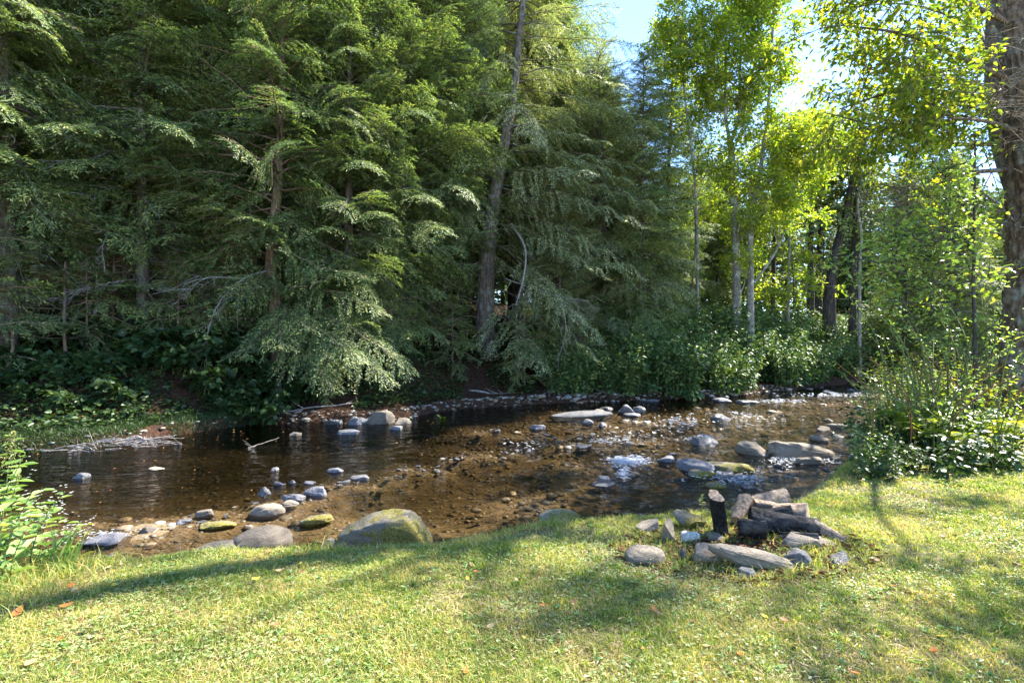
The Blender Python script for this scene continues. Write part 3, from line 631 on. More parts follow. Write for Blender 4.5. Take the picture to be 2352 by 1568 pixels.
for k, (px, yb, w_, h_, dp, m_, ang, tl, rz, lb) in enumerate(FR):
    D = Dz(yb, 0.0) + dp * 0.35
    rock("stone", lb, px, yb, w_, h_, D, dp, m_, rz, (0.0, tl), ang + .1, 0.09, 700 + k, 0.25, "stones of the fire ring", sub=4, power=0.75, smooth=(ang < 0.3))
rock("stone", "long tapered pale stone laid across the front of the fire ring", 1727, 1300, 196, 40, 3.62, 0.17, M_rk_pale, -0.10, (0.0, 0.20), 0.2, 0.07, 801, 0.05, "stones of the fire ring", power=0.9, sub=5)

sp = Soup(); n = 1500; a_ = rng.uniform(0, 6.28, n); rr_ = rng.random(n) ** .6; X = 1.78 + np.cos(a_) * rr_ * 1.0; Y = 3.95 + np.sin(a_) * rr_ * .6; b_ = rng.uniform(0, 6.28, n)
leaves(sp, np.stack([X, Y, terrain(X, Y) + rng.uniform(.004, .03, n)], -1), np.stack([np.cos(b_), np.sin(b_), rng.normal(size=n) * .2], -1), norm(rng.normal(size=(n, 3)) * .5 + [0, 0, 1]), rng.uniform(.015, .07, n), .35, .15)
for _ in range(60):
    x, y = 1.78 + random.gauss(0, .45), 3.95 + random.gauss(0, .25); q = np.array([x, y, tz(x, y) + .015]); d_ = np.array([random.gauss(0, 1), random.gauss(0, 1), random.gauss(0, .12)]) * random.uniform(.04, .14); sp.tube([q, q + d_], [.004, .002], 4, False)
tag(mk_obj("twigs_and_litter", sp.mesh("twigs_and_litter", M_litter)), kind="stuff")
sp = Soup(); Vc, Tc = ICO[1]
for _ in range(260):
    x, y = 1.95 + random.gauss(0, .3), 4.0 + random.gauss(0, .16); sz = random.uniform(.006, .03); sp.add(Vc * (1 + rng.uniform(-.4, .4, (len(Vc), 1))) * [sz, sz * .7, sz * .5] + [x, y, tz(x, y) + .008], None, Tc)
tag(mk_obj("charcoal_bits", sp.mesh("charcoal_bits", M_char)), kind="stuff")
def log(name, label, p0, p1, r0, r1, mat, seed, endmat=None, squash=1.0, rough=0.12, bend=None, group="logs in the fire ring"):
    """log between two world points, irregular section, with end faces as a part"""
    r = np.random.default_rng(seed); p0 = np.array(p0); p1 = np.array(p1); L = np.linalg.norm(p1 - p0)
    n = max(14, int(L / 0.02)); k = 22
    mid = (p0 + p1) / 2 + (np.array(bend) if bend is not None else 0)
    C = curve([p0, mid, p1], n); T = norm(np.gradient(C, axis=0))
    A = norm(np.cross(T, np.array([0.13, 0.0, 1.0]) if abs(T[0][2]) < .8 else np.array([1.0, 0, 0]))); B = np.cross(T, A)
    th = np.arange(k) * 2 * math.pi / k
    prof = 1 + 0.25 * r.normal(size=1) * np.cos(2 * th + r.uniform(0, 6)) + 0.12 * np.cos(3 * th + r.uniform(0, 6)) + 0.06 * r.normal(size=k)
    R = np.linspace(r0, r1, n)
    tt = np.linspace(0, L * 9, n)
    det = 1 + rough * np.array([[mnoise.noise(Vector((math.cos(a) * 2.6, math.sin(a) * 2.6, t * 0.55 + seed))) + 0.6 * mnoise.noise(Vector((math.cos(a) * 7, math.sin(a) * 7, t * 1.3 + seed))) for a in th] for t in tt])
    Rr = R[:, None] * prof[None] * det
    ring = C[:, None] + Rr[..., None] * (A[:, None] * np.cos(th)[None, :, None] + B[:, None] * np.sin(th)[None, :, None] * squash)
    i = np.arange(n - 1)[:, None] * k; j = np.arange(k)[None]; j2 = (j + 1) % k
    Qd = np.stack([i + j, i + j2, i + k + j2, i + k + j], -1).reshape(-1, 4)
    o = mk_obj(name, mk_mesh(name, ring - p0, [Qd], mat, False), None, p0)
    tag(o, label, "log", group)
    # end faces
    for e, sg in ((0, 1), (n - 1, -1)):
        sp = Soup(); c = C[e]; off = T[e] * 0.004 * -sg
        rr = np.vstack([ring[e] + off * 0.2, (ring[e] * 0.5 + c * 0.5) + off + r.normal(size=(k, 3)) * 0.002, [c + off]])
        jj = np.arange(k); q = np.stack([jj, (jj + 1) % k, k + (jj + 1) % k, k + jj], -1); t = np.stack([k + jj, k + (jj + 1) % k, np.full(k, 2 * k)], -1)
        sp.add(rr - p0, q, t); mk_obj("cut_end", sp.mesh("cut_end", endmat or mat), o)
    return o
log("log", "charred log standing upright at the left of the burnt pile", W(1655, 1218, 4.25), W(1644, 1138, 4.15), 0.085, 0.08, M_char, 1, M_log, 0.62)
log("log", "big charred black log lying across the middle of the fire ring", W(1722, 1190, 4.3), W(1880, 1218, 4.15), 0.10, 0.085, M_char, 2, None, 0.9, 0.25)
log("log", "short charred block at the left below the big black log", W(1696, 1212, 4.12), W(1760, 1216, 4.05), 0.075, 0.065, M_char, 3, None, 1.0, 0.3)
log("log", "split log with a pale cut end and charred left part on top of the pile", W(1778, 1178, 4.45), W(1856, 1182, 4.3), 0.08, 0.095, M_log, 4, M_wood, 1.0)
log("log", "charred wedge of wood between the split log and the black log", W(1735, 1180, 4.35), W(1815, 1172, 4.3), 0.05, 0.07, M_char, 5, None, 0.7, 0.25)
log("log", "bleached chunky driftwood piece at the back of the fire ring", W(1730, 1160, 4.6), W(1795, 1170, 4.55), 0.075, 0.06, M_log, 6, M_log, 0.8, 0.3)
log("log", "pale driftwood log slanting up to the right behind the fire ring", W(1690, 1172, 4.75), W(1800, 1140, 5.0), 0.055, 0.085, M_log, 7, M_wood, 1.0, 0.15, (0, 0, 0.02))
log("log", "short stubby log end standing behind the upright charred log", W(1690, 1196, 4.45), W(1712, 1146, 4.6), 0.06, 0.075, M_log, 8, M_wood, 0.8, 0.15)
log("log", "thin grey log sloping down to the grass on the right", W(1868, 1202, 4.15), W(1942, 1242, 4.0), 0.042, 0.032, M_log, 9, M_log, 0.9, 0.2)
log("log", "thin dark stick log under the grey sloping log", W(1790, 1228, 4.05), W(1880, 1232, 3.95), 0.022, 0.02, M_char, 10, None, 0.9, 0.2)

# ------------------------------------------------------------------ lawn
def lawn_pts(n, dmin=1.9, dmax=8.5, pw=1.0):
    D = dmin + (dmax - dmin) * rng.random(n * 2) ** pw; X = np.where(rng.random(n * 2) < .9, rng.uniform(-1.12, 1.12, n * 2) * D, rng.uniform(-8, 10, n * 2))
    s = D - lip(X); ok = (s < 0.12 + 0.12 * rng.normal(size=n * 2)) & (D < 8.5)
    return X[ok][:n], D[ok][:n]
def blades(sp, X, Y, h, wd, lean=0.5):
    n = len(X); z = terrain(X, Y) - 0.004; a = rng.uniform(0, 6.283, n); ln = rng.uniform(0.1, lean, n) * h * 1.6
    fa = a + rng.normal(0, 1.2, n)
    dx, dy = np.cos(fa) * ln, np.sin(fa) * ln; sx, sy = np.cos(a + 1.57) * wd / 2, np.sin(a + 1.57) * wd / 2
    b = np.stack([X, Y, z], -1); s = np.stack([sx, sy, np.zeros(n)], -1)
    m = b + np.stack([dx * .35, dy * .35, h * .6], -1); t = b + np.stack([dx, dy, h * rng.uniform(.75, 1, n)], -1)
    V = np.stack([b - s, b + s, m + s * .8, m - s * .8, t], 1).reshape(-1, 3); i = np.arange(n)[:, None] * 5
    sp.add(V, i + np.array([[0, 1, 2, 3]]), i + np.array([[3, 2, 4]]))
sp = Soup()
X, Y = lawn_pts(420000, pw=1.0)
ring = np.exp(-(((X - 1.75) / 0.9) ** 2 + ((Y - 3.75) / 0.55) ** 2)); worn = np.clip((vnoise(X * 1.3 + 5, Y * 1.6, 77) - .55) * 3, 0, .75)
ok = rng.random(len(X)) > np.maximum(worn, .8 * ring); X, Y = X[ok], Y[ok]
hn = 0.5 + vnoise(X * 2.2, Y * 2.2, 51)
blades(sp, X, Y, 0.030 * hn * rng.uniform(0.5, 1.3, len(X)), 0.0016 + 0.0009 * Y * rng.uniform(0.5, 1.6, len(X)), 1.0)
n = 60000; X = rng.uniform(-8, 16, n); Y = rng.uniform(-2, 9, n); ok = (Y < lip(X)) & ((np.abs(X) > Y * 1.05) | (Y < 1.9)); X, Y = X[ok], Y[ok]; blades(sp, X, Y, rng.uniform(.02, .06, len(X)), np.full(len(X), .009), 1.0)
tag(mk_obj("grass", sp.mesh("grass", M_grass)), kind="stuff")
sp = Soup(); X, Y = lawn_pts(34000); ok = vnoise(X * 1.8 + 9, Y * 1.8, 61) + 0.2 * rng.normal(size=len(X)) > 0.6; X, Y = X[ok], Y[ok]; n = len(X)
z = terrain(X, Y) + rng.uniform(0.008, 0.032, n)
for k in range(3):
    a = rng.uniform(0, 0.4, n) + k * 2.094 + X * 777 % 6.28
    d = np.stack([np.cos(a), np.sin(a), rng.uniform(-.2, .3, n)], -1); nr = norm(np.stack([rng.normal(size=n) * .3, rng.normal(size=n) * .3, np.ones(n)], -1))
    leaves(sp, np.stack([X, Y, z], -1), d, nr, rng.uniform(0.007, 0.015, n), 0.95, 0.05, tip=0.9)
tag(mk_obj("clover", sp.mesh("clover", M_clover)), kind="stuff")
sp = Soup(); X, Y = lawn_pts(52000); ok = vnoise(X * 1.5 + 3, Y * 2.2, 71) + 0.2 * rng.normal(size=len(X)) > 0.48; X, Y = X[ok], Y[ok]; n = len(X); a = rng.uniform(0, 6.28, n)
leaves(sp, np.stack([X, Y, terrain(X, Y) + rng.uniform(0.004, 0.026, n)], -1), np.stack([np.cos(a), np.sin(a), rng.normal(size=n) * .12], -1), norm(rng.normal(size=(n, 3)) * .3 + [0, 0, 1]), rng.uniform(0.015, 0.06, n), 0.1, 0.02, simple=True)
tag(mk_obj("dry_grass_litter", sp.mesh("dry_grass_litter", M_straw)), kind="stuff")

sp = Soup(); X0, Y0 = lawn_pts(900); ok = vnoise(X0 * 1.2 + 4, Y0 * 1.2, 19) > .4; X0, Y0 = X0[ok], Y0[ok]
X = np.repeat(X0, 7); Y = np.repeat(Y0, 7); n = len(X); a_ = rng.uniform(0, 6.28, n)
leaves(sp, np.stack([X, Y, terrain(X, Y) + .014], -1), np.stack([np.cos(a_), np.sin(a_), rng.uniform(.1, .6, n)], -1), norm(rng.normal(size=(n, 3)) * .2 + [0, 0, 1]), rng.uniform(.015, .04, n), .42, .15)
tag(mk_obj("lawn_weeds", sp.mesh("lawn_weeds", M_weed)), kind="stuff")
sp = Soup(); X0, Y0 = lawn_pts(1500); X = np.repeat(X0, 26) + rng.normal(0, .018, len(X0) * 26); Y = np.repeat(Y0, 26) + rng.normal(0, .018, len(Y0) * 26)
blades(sp, X, Y, rng.uniform(.03, .062, len(X)), .002 + .0009 * Y, 1.0); tag(mk_obj("grass_tufts", sp.mesh("grass_tufts", M_grass)), kind="stuff")

# fallen leaves, each its own
FL = []
for k in range(6):
    sp = Soup(); nn = 6
    t = np.linspace(0, 1, 7); wd = 0.33 * np.sin(np.pi * t ** 0.8) + 0.01; cv = random.uniform(0.1, 0.35)
    c = np.stack([t - 0.5, np.zeros(7), cv * (t - .5) ** 2 * 2], -1)
    jg = 1 + 0.18 * rng.normal(size=7)
    Lf = c + np.stack([np.zeros(7), wd * jg, 0.35 * wd * random.uniform(-.6, 1)], -1); Rt = c + np.stack([np.zeros(7), -wd * jg, 0.35 * wd * random.uniform(-.6, 1)], -1)
    Vv = np.concatenate([Lf, c, Rt]); q = []
    for i in range(6): q += [[i, i + 1, i + 8, i + 7], [i + 7, i + 8, i + 15, i + 14]]
    FL.append([mk_mesh("fallen_leaf", Vv, [np.array(q)], m_, True) for m_ in M_fall])
known = [(40, 1412, 0, .09), (155, 1397, 0, .08), (210, 1270 + 180, 2, .06), (72, 1500 + 30, 2, .07), (868, 1325, 2, .05), (632, 1442, 1, .05), (588, 1335, 3, .06), (2050, 1357, 0, .06), (2145, 1505, 0, .09),
         (1070, 1552, 0, .06), (1700, 1512, 0, .05), (1755, 1420, 3, .05), (2160, 1470, 3, .06), (1510, 1410, 1, .06), (350, 1358, 1, .07), (1090, 1270, 1, .05), (265, 1350, 3, .05), (1960, 1560, 0, .07),
         (2335, 1300, 1, .06), (1625, 1495, 2, .05), (640, 1310, 2, .05), (490, 1300, 1, .05)]
nm = {0: "orange", 1: "dark brown", 2: "tan", 3: "yellow"}
def fleaf(x, y, c, s):
    o = mk_obj("fallen_leaf", random.choice(FL)[c], None, (x, y, tz(x, y) + 0.022 + random.uniform(0, .012)))
    o.scale = (s, s * random.uniform(.6, 1), s); o.rotation_euler = (random.uniform(-.35, .35), random.uniform(-.35, .35), random.uniform(0, 6.3))
    tag(o, nm[c] + " fallen leaf lying on the lawn", "leaf", nm[c] + " leaves fallen on the lawn")
for px, py, c, s in known:
    p = W(px, py, Dz(py, 0.02)); fleaf(p[0], p[1], c, s)
X, Y = lawn_pts(330); k_ = (vnoise(X * 1.7, Y * 1.7, 15) > .5); X, Y = X[k_], Y[k_]
for x, y in zip(X, Y):
    if y > 2.2 and abs(x) < y * 1.02: fleaf(x, y, random.choice([0, 0, 1, 1, 1, 2, 2, 3]), random.uniform(0.025, 0.055))

# ------------------------------------------------------------------ conifers
def frond_template(L, seed, fl=0.11, fw=0.024, tw=0.11, droop=0.22, side_k=0.42, start=0.22, tdroop=0.28, fs=0.055, tilt=0.55):
    """flat spray of a conifer branch along +x, returns quads (n,4,3) and twig polylines"""
    r = np.random.default_rng(seed); B = []; Dd = []; twigs = []
    xs = np.arange(start * L, L, tw)
    for i, x in enumerate(xs):
        for sg in (-1, 1):
            if r.random() < 0.12: continue
            ll = side_k * L * (max(0.0, 1 - x / L) ** 0.75) * r.uniform(0.55, 1.1) + 0.10
            an = math.radians(r.uniform(42, 66)) * sg
            d = np.array([math.cos(an), math.sin(an), r.normal() * 0.10]); st = np.array([x, 0, 0.0])
            m = max(2, int(ll / fs)); t = np.linspace(0.1, 1, m) * ll
            P = st + np.outer(t, d); P[:, 2] -= 0.35 * t ** 2 / (ll + .3)
            for s2 in (-1, 1):
                a2 = an + s2 * np.radians(r.uniform(28, 58, m))
                B.append(P); Dd.append(np.stack([np.cos(a2), np.sin(a2), r.normal(size=m) * 0.3 - 0.14], -1))
            if i % 2 == 0: twigs.append((st, P[-1]))
    # axis fronds
    xa = np.arange(start * L, L, fs); P = np.stack([xa, 0 * xa, 0 * xa], -1)
    for s2 in (-1, 1):
        a2 = s2 * np.radians(r.uniform(20, 60, len(xa))); B.append(P); Dd.append(np.stack([np.cos(a2), np.sin(a2), r.normal(size=len(xa)) * .2], -1))
    P = np.vstack(B); d = norm(np.vstack(Dd)); n = len(P)
    nr = norm(np.stack([r.normal(size=n) * tilt, r.normal(size=n) * tilt, np.ones(n)], -1))
    sz = fl * r.uniform(0.6, 1.3, n); side = norm(np.cross(d, nr)) * (fw / 2 * r.uniform(.7, 1.3, n))[:, None]
    tp = P + d * sz[:, None]; md = P + d * sz[:, None] * 0.5
    A = np.stack([P, md + side, tp, md - side], 1)
    def warp(Q):
        Q = Q.copy(); x = Q[..., 0]; y = Q[..., 1]
        Q[..., 2] += -droop * x ** 2 / L - tdroop * np.abs(y) ** 1.5 / (0.5 * L) ** 0.5 + 0.04 * np.sin(x * 7 + seed) * L / 3
        return Q
    ax = np.stack([np.linspace(0, L, 8), np.zeros(8), np.zeros(8)], -1)
    return warp(A), warp(ax), [warp(np.array(t)) for t in twigs]

def place(A, p, az, el, s, roll=0.0):
    ca, sa, ce, se = math.cos(az), math.sin(az), math.cos(el), math.sin(el); cr, sr = math.cos(roll), math.sin(roll)
    Rr = np.array([[1, 0, 0], [0, cr, -sr], [0, sr, cr]])
    Re = np.array([[ce, 0, -se], [0, 1, 0], [se, 0, ce]]); Rz = np.array([[ca, -sa, 0], [sa, ca, 0], [0, 0, 1]])
    return (A * s) @ (Rz @ Re @ Rr).T + p

TPL = {"fine": [frond_template(L, 10 + i, 0.095, 0.024, 0.115, random.uniform(0.12, 0.34), side_k=0.5, start=0.12, fs=0.043) for i, L in enumerate((1.4, 2.0, 2.6, 3.2, 2.2, 3.8))],
       "mid": [frond_template(L, 30 + i, 0.17, 0.05, 0.2, 0.2, fs=0.11) for i, L in enumerate((1.6, 2.4, 3.2, 4.0))],
       "coarse": [frond_template(L, 40 + i, 0.30, 0.11, 0.28, 0.18, fs=0.16, start=0.06, tilt=0.6, side_k=0.5) for i, L in enumerate((1.8, 2.8, 3.8))]}
TPL["long"] = [frond_template(L, 60 + i, 0.10, 0.026, 0.12, 0.16, side_k=0.3, start=0.3, fs=0.05, tdroop=.2) for i, L in enumerate((4.4, 5.6, 7.0))]
TL = {"long": (4.4, 5.6, 7.0), "fine": (1.4, 2.0, 2.6, 3.2, 2.2, 3.8), "mid": (1.6, 2.4, 3.2, 4.0), "coarse": (1.8, 2.8, 3.8)}

def conifer(name, base, H, r0, kind, leafm, barkm, z0, z1, lmax, step, seed, axis=None, boughs=(), dead=(), nper=2, az_range=None, ndead=10, topf=0.15, lfun=None, dz=None):
    """base world; axis optional list of world points of the trunk. boughs: (world p0, world p1, roll). dead: polylines"""
    r = random.Random(seed); base = np.array(base, float)
    root = mk_empty(name, base); tr = Soup(); cr = Soup()
    if axis is None:
        lx, ly = r.uniform(-.02, .02) * H, r.uniform(-.02, .02) * H
        axis = [base + [0, 0, -0.3], base + [lx * .4, ly * .4, H * .35], base + [lx, ly, H]]
    C = curve(axis, 26) - base; zc = C[:, 2]
    R = r0 * (1 - 0.93 * np.clip(zc / H, 0, 1) ** 0.85); R[0] *= 1.35
    tr.tube(C, R, 10)
    def at(z): return np.array([np.interp(z, zc, C[:, 0]), np.interp(z, zc, C[:, 1]), z])
    z = z0; az = r.uniform(0, 6.28); tls = TL[kind]
    while z < min(z1, H * 0.99):
        f = (z - z0) / (H - z0); prof = lfun(z) if lfun else (min(1.0, 0.55 + 1.6 * f) * (1 - f) ** 0.75 + topf)
        for _ in range(nper):
            az += 2.4 + r.uniform(-.5, .5); a = az
            if az_range and math.sin(a) < az_range: continue
            L = lmax * prof * r.uniform(0.65, 1.1)
            if L < 0.25: continue
            k = min(range(len(tls)), key=lambda i: abs(tls[i] - L) + r.uniform(0, .5)); A, ax, tw = TPL[kind][k]
            s = L / tls[k]; el = math.radians(r.uniform(-28, 26) + 22 * max(0, f)); rl = r.uniform(-.8, .8); p = at(z + r.uniform(-.15, .15))
            cr.quads(place(A, p, a, el, 1, rl) if 0.8 < s < 1.25 else p + (place(A, np.zeros(3), a, el, 1, rl)) * s)
            P = place(ax, p, a, el, s, rl); tr.tube(P, np.linspace(0.014 + 0.010 * L, 0.004, 8), 4, False)
            if kind != "coarse":
                for t in tw[::2]: tr.tube(place(t, p, a, el, s, rl), [0.006, 0.003], 3, False)
        z += step * (1 + 0.3 * r.random()) * (1.0 if f < 0.6 else 0.7)
    for (q0, q1, rl) in boughs:
        q0 = np.array(q0) - base; q1 = np.array(q1) - base; d = q1 - q0; L = float(np.linalg.norm(d))
        kk = "long" if L > 3.9 else kind; tls = TL[kk]
        k = min(range(len(tls)), key=lambda i: abs(tls[i] - L)); A, ax, tw = TPL[kk][k]; s = L / tls[k]
        endl = ax[-1]; el0 = math.atan2(endl[2], endl[0]); el = math.atan2(d[2], math.hypot(d[0], d[1])) - el0; a = math.atan2(d[1], d[0])
        cr.quads(place(A, q0, a, el, s, rl)); tr.tube(place(ax, q0, a, el, s, rl), np.linspace(0.02, 0.005, 8), 4, False)
        for t in tw: tr.tube(place(t, q0, a, el, s, rl), [0.006, 0.003], 3, False)
    for _ in range(ndead):        # dry lower limbs stay part of the trunk
        zz = r.uniform(0.4, max(0.8, z0 + 2.0)); p = at(zz); a = r.uniform(0, 6.28); L = r.uniform(0.5, 1.9)
        P = curve([p, p + [math.cos(a) * L * .5, math.sin(a) * L * .5, r.uniform(-.1, .2)], p + [math.cos(a) * L, math.sin(a) * L, r.uniform(-.6, .1)]], 6)
        tr.tube(P, np.linspace(0.014, 0.004, 6), 4, False)
        for q in P[2:]:
            e = q + np.array([r.uniform(-.3, .3), r.uniform(-.3, .3), r.uniform(-.35, .1)]); tr.tube([q, e], [0.005, 0.002], 3, False)
    mk_obj("trunk", tr.mesh("trunk", barkm, True), root)
    if cr.n: mk_obj("crown", cr.mesh("crown", leafm), root)
    for (pl, rad, nt, spread) in dead:
        ds = Soup(); P = curve(pl, 14) - base; ds.tube(P, np.linspace(rad, rad * .25, 14), 5, False)
        for _ in range(nt):
            q = P[r.randrange(4, 14)]; L = r.uniform(.3, 1) * spread; dr = P[-1] - P[0]; dr /= np.linalg.norm(dr)
            e = q + (dr * r.uniform(.3, 1) + np.array([r.uniform(-.6, .6), r.uniform(-.6, .6), r.uniform(-.7, .35)])) * L; m = (q + e) / 2 + np.array([0, 0, .08 * L])
            ds.tube(curve([q, m, e], 5), np.linspace(0.007, 0.003, 5), 3, False)
            for __ in range(4):
                f2 = m + (e - m) * r.random(); ds.tube([f2, f2 + (dr * .5 + np.array([r.uniform(-.6, .6), r.uniform(-.6, .6), r.uniform(-.6, .4)])) * L * .45], [0.004, 0.002], 3, False)
        mk_obj("dead_branch", ds.mesh("dead_branch", M_twig), root)
    return root

def gb(px, D, dx=0.0):
    X = (px - CX) / F * D; return (X, D, tz(X, D))
def bo(px0, py0, D0, px1, py1, D1, roll=0.0): return (W(px0, py0, D0), W(px1, py1, D1), roll)

# front row
HG = "hemlocks lining the far bank"
b = gb(1118, 19.0)
hero = conifer("hemlock_tree", b, 17.5, 0.40, "fine", M_hem_sunlit, M_bark_h, 3.6, 17.5, 4.4, 0.22, 1, az_range=-0.45,
    axis=[np.array(b) + [0, 0, -.3], W(1115, 700, 19), W(1125, 520, 19), W(1155, 350, 19), W(1182, 190, 19.1), W(1200, 20, 19.2), W(1212, -100, 19.3)], nper=3,
    boughs=[bo(1150, 330, 19, 1080, 410, 17.3), bo(1165, 230, 19, 1240, 330, 17), bo(1130, 450, 19, 1050, 560, 17), bo(1180, 120, 19, 1110, 200, 17.2), bo(1160, 300, 19, 1400, 330, 17), bo(1160, 330, 19, 1450, 420, 17.5), bo(1150, 380, 19, 1560, 500, 18.5, .2), bo(1150, 420, 19, 1480, 520, 17, .3), bo(1140, 470, 19, 1480, 640, 17.5, .3), bo(1140, 520, 19, 1400, 640, 16.5),
            bo(1135, 560, 19, 1330, 740, 16.5, .2), bo(1130, 600, 19, 1380, 790, 17, .3), bo(1190, 150, 19, 1440, 200, 17.5, .1), bo(1185, 200, 19, 1520, 300, 19, .1),
            bo(1195, 90, 19, 1480, 110, 19), bo(1200, 40, 19, 1420, 20, 18), bo(1128, 650, 19, 1380, 830, 16.7, -.3), bo(1128, 690, 19, 1250, 850, 16.6), bo(1150, 350, 19, 1500, 390, 19.5, .4), bo(1150, 400, 19, 1350, 400, 16.5, .4)],
    dead=[([W(1175, 515, 18.7), W(1206, 570, 17.5), W(1202, 640, 17), W(1185, 700, 16.6)], 0.05, 10, 1.0), ([W(1160, 640, 18.8), W(1280, 680, 17.6), W(1350, 690, 17)], 0.03, 12, 1.1), ([W(1290, 690, 17), W(1300, 760, 16.8), W(1280, 830, 16.7)], 0.02, 8, .6)])
tag(hero, "tall hemlock with a leaning grey trunk and pale sunlit foliage on its right", "hemlock", HG)
b = gb(640, 14.2)
t = conifer("hemlock_tree", b, 14, 0.20, "fine", M_hem, M_bark_b, 3.3, 14, 3.2, 0.22, 2, nper=3, axis=[np.array(b) + [0, 0, -.3], W(632, 700, 14.2), W(622, 590, 14.2), W(640, 400, 14.3), W(650, 100, 14.4), W(655, -300, 14.5)],
    boughs=[bo(630, 500, 14.2, 340, 390, 12.2, .15), bo(630, 520, 14.2, 390, 440, 12, -.1), bo(630, 540, 14.2, 440, 480, 11.8, .2), bo(640, 560, 14.2, 560, 500, 11.9), bo(640, 700, 14.2, 700, 760, 12.3, .1), bo(640, 720, 14.2, 640, 800, 12, .1), bo(650, 730, 14.2, 800, 830, 12.4, .2), bo(650, 740, 14.2, 560, 820, 12.3),
            bo(680, 760, 13.6, 880, 880, 12.5, .2), bo(660, 770, 13.6, 760, 900, 12.3, .1), bo(640, 640, 14.2, 520, 660, 12.2), bo(650, 620, 14.2, 830, 640, 13, .2), bo(650, 660, 14.2, 860, 720, 13, .2), bo(700, 700, 14.2, 930, 860, 13, .3), bo(600, 770, 13.8, 520, 820, 12.4, .1)],
    dead=[([W(620, 620, 13.8), W(560, 640, 13), W(500, 700, 12.6), W(470, 790, 12.5)], 0.02, 14, .9), ([W(560, 640, 13), W(470, 640, 12.5), W(420, 690, 12.4)], 0.015, 10, .8)])
tag(t, "hemlock with a reddish lower trunk and boughs drooping over the stream", "hemlock", HG)
random.seed(11)
DEADL = [([W(320, 560, 13.5), W(230, 525, 12.4), W(140, 480, 12), W(20, 455, 11.8)], 0.02, 44, .6), ([W(330, 640, 13.5), W(250, 650, 12.4), W(130, 685, 12)], 0.014, 26, .5),
         ([W(250, 530, 12.4), W(235, 570, 12.2), W(240, 600, 12.1)], 0.01, 12, .3)]
pr = {}
def front(px, D, key, lb, s=1.0, dead=(), group=HG):
    H, r0, z0, lm, st_, m_ = {"low": (14, .17, .7, 3.0, .24, M_hem), "lowb": (15.5, .19, 1.1, 3.3, .25, M_hem), "mid": (15, .17, 2.6, 3.2, .25, M_hem), "high": (16.5, .23, 3.4, 3.2, .26, M_hem), "pale": (13, .17, .8, 3.6, .26, M_hem_sunlit)}[key]
    g = gb(px, D)
    if dead or key not in pr:
        t = conifer("hemlock_tree", g, H, r0, "fine", m_, M_bark_h, z0, H, lm, st_, int(px + 500), nper=4, dead=dead, ndead=30)
        if not dead: pr[key] = t; t.rotation_euler[2] = random.uniform(0, 6.28)
        t.scale = (s, s, s)
    else: t = copy_tree(pr[key], g, random.uniform(0, 6.28), s, (random.uniform(-.03, .03), random.uniform(-.03, .03)))
    tag(t, lb, "hemlock", group); return t
for px, D, key, s_, lb in [
 (15, 11.8, "high", 1.05, "thick trunked hemlock at the far left edge of the wood"),
 (-170, 11.2, "mid", .95, "hemlock reaching in from beyond the left side"),
 (130, 13.8, "high", .95, "hemlock just right of the thick trunk at the left edge"),
 (480, 15.6, "mid", 1.1, "hemlock standing behind the pale green bough on the left"),
 (800, 15.4, "low", 1.05, "full green hemlock right of the reddish lower trunk"),
 (915, 16.8, "lowb", 1.0, "full hemlock immediately left of the tall leaning trunk"),
 (1290, 19.6, "pale", .62, "shorter pale hemlock under the boughs by the water"),
 (1400, 21.5, "pale", 1.0, "pale hemlock behind the left end of the bank thicket"),
 (1520, 26.0, "lowb", 1.0, "dark hemlock between the pale boughs and the yellowing trees"),
 (240, 16.5, "high", 1.1, "slim pale trunked hemlock in the second rank on the left"),
 (720, 18.0, "lowb", 1.15, "second rank hemlock behind the reddish lower trunk"),
 (890, 20.0, "mid", 1.2, "second rank hemlock left of the tall leaning trunk"),
 (1230, 24.0, "mid", 1.2, "second rank hemlock behind the tall leaning trunk"),
 (1060, 21.5, "low", .9, "hemlock showing between the two full ones and the leaning trunk")]:
    front(px, D, key, lb, s_)
front(330, 13.4, "mid", "hemlock with dead grey branches reaching left over the bank", 1.0, DEADL)
for k in range(26):
    px = -260 + 1800 * (k + random.random()) / 26; D = random.uniform(22.5, 27) if 1040 < px < 1330 else random.uniform(18.5, 27)
    side = "left of the reddish trunk" if px < 600 else ("between reddish trunk and leaning trunk" if px < 1120 else "right of the tall leaning trunk")
    front(px, D, random.choice(["mid", "low", "lowb", "high"]), "green hemlock in the middle ranks " + side, random.uniform(1.0, 1.3) if px < 1300 else random.uniform(.8, 1.0), (), "hemlocks in the middle ranks")

front(2075, 27, "low", "feathery dark hemlock behind the slim sapling", .85, (), "hemlocks behind the bank thicket")
front(2190, 25, "lowb", "feathery dark hemlock seen just left of the huge trunk", .8, (), "hemlocks behind the bank thicket")
front(2330, 27, "low", "dark hemlock mostly hidden behind the huge trunk", .9, (), "hemlocks behind the bank thicket")
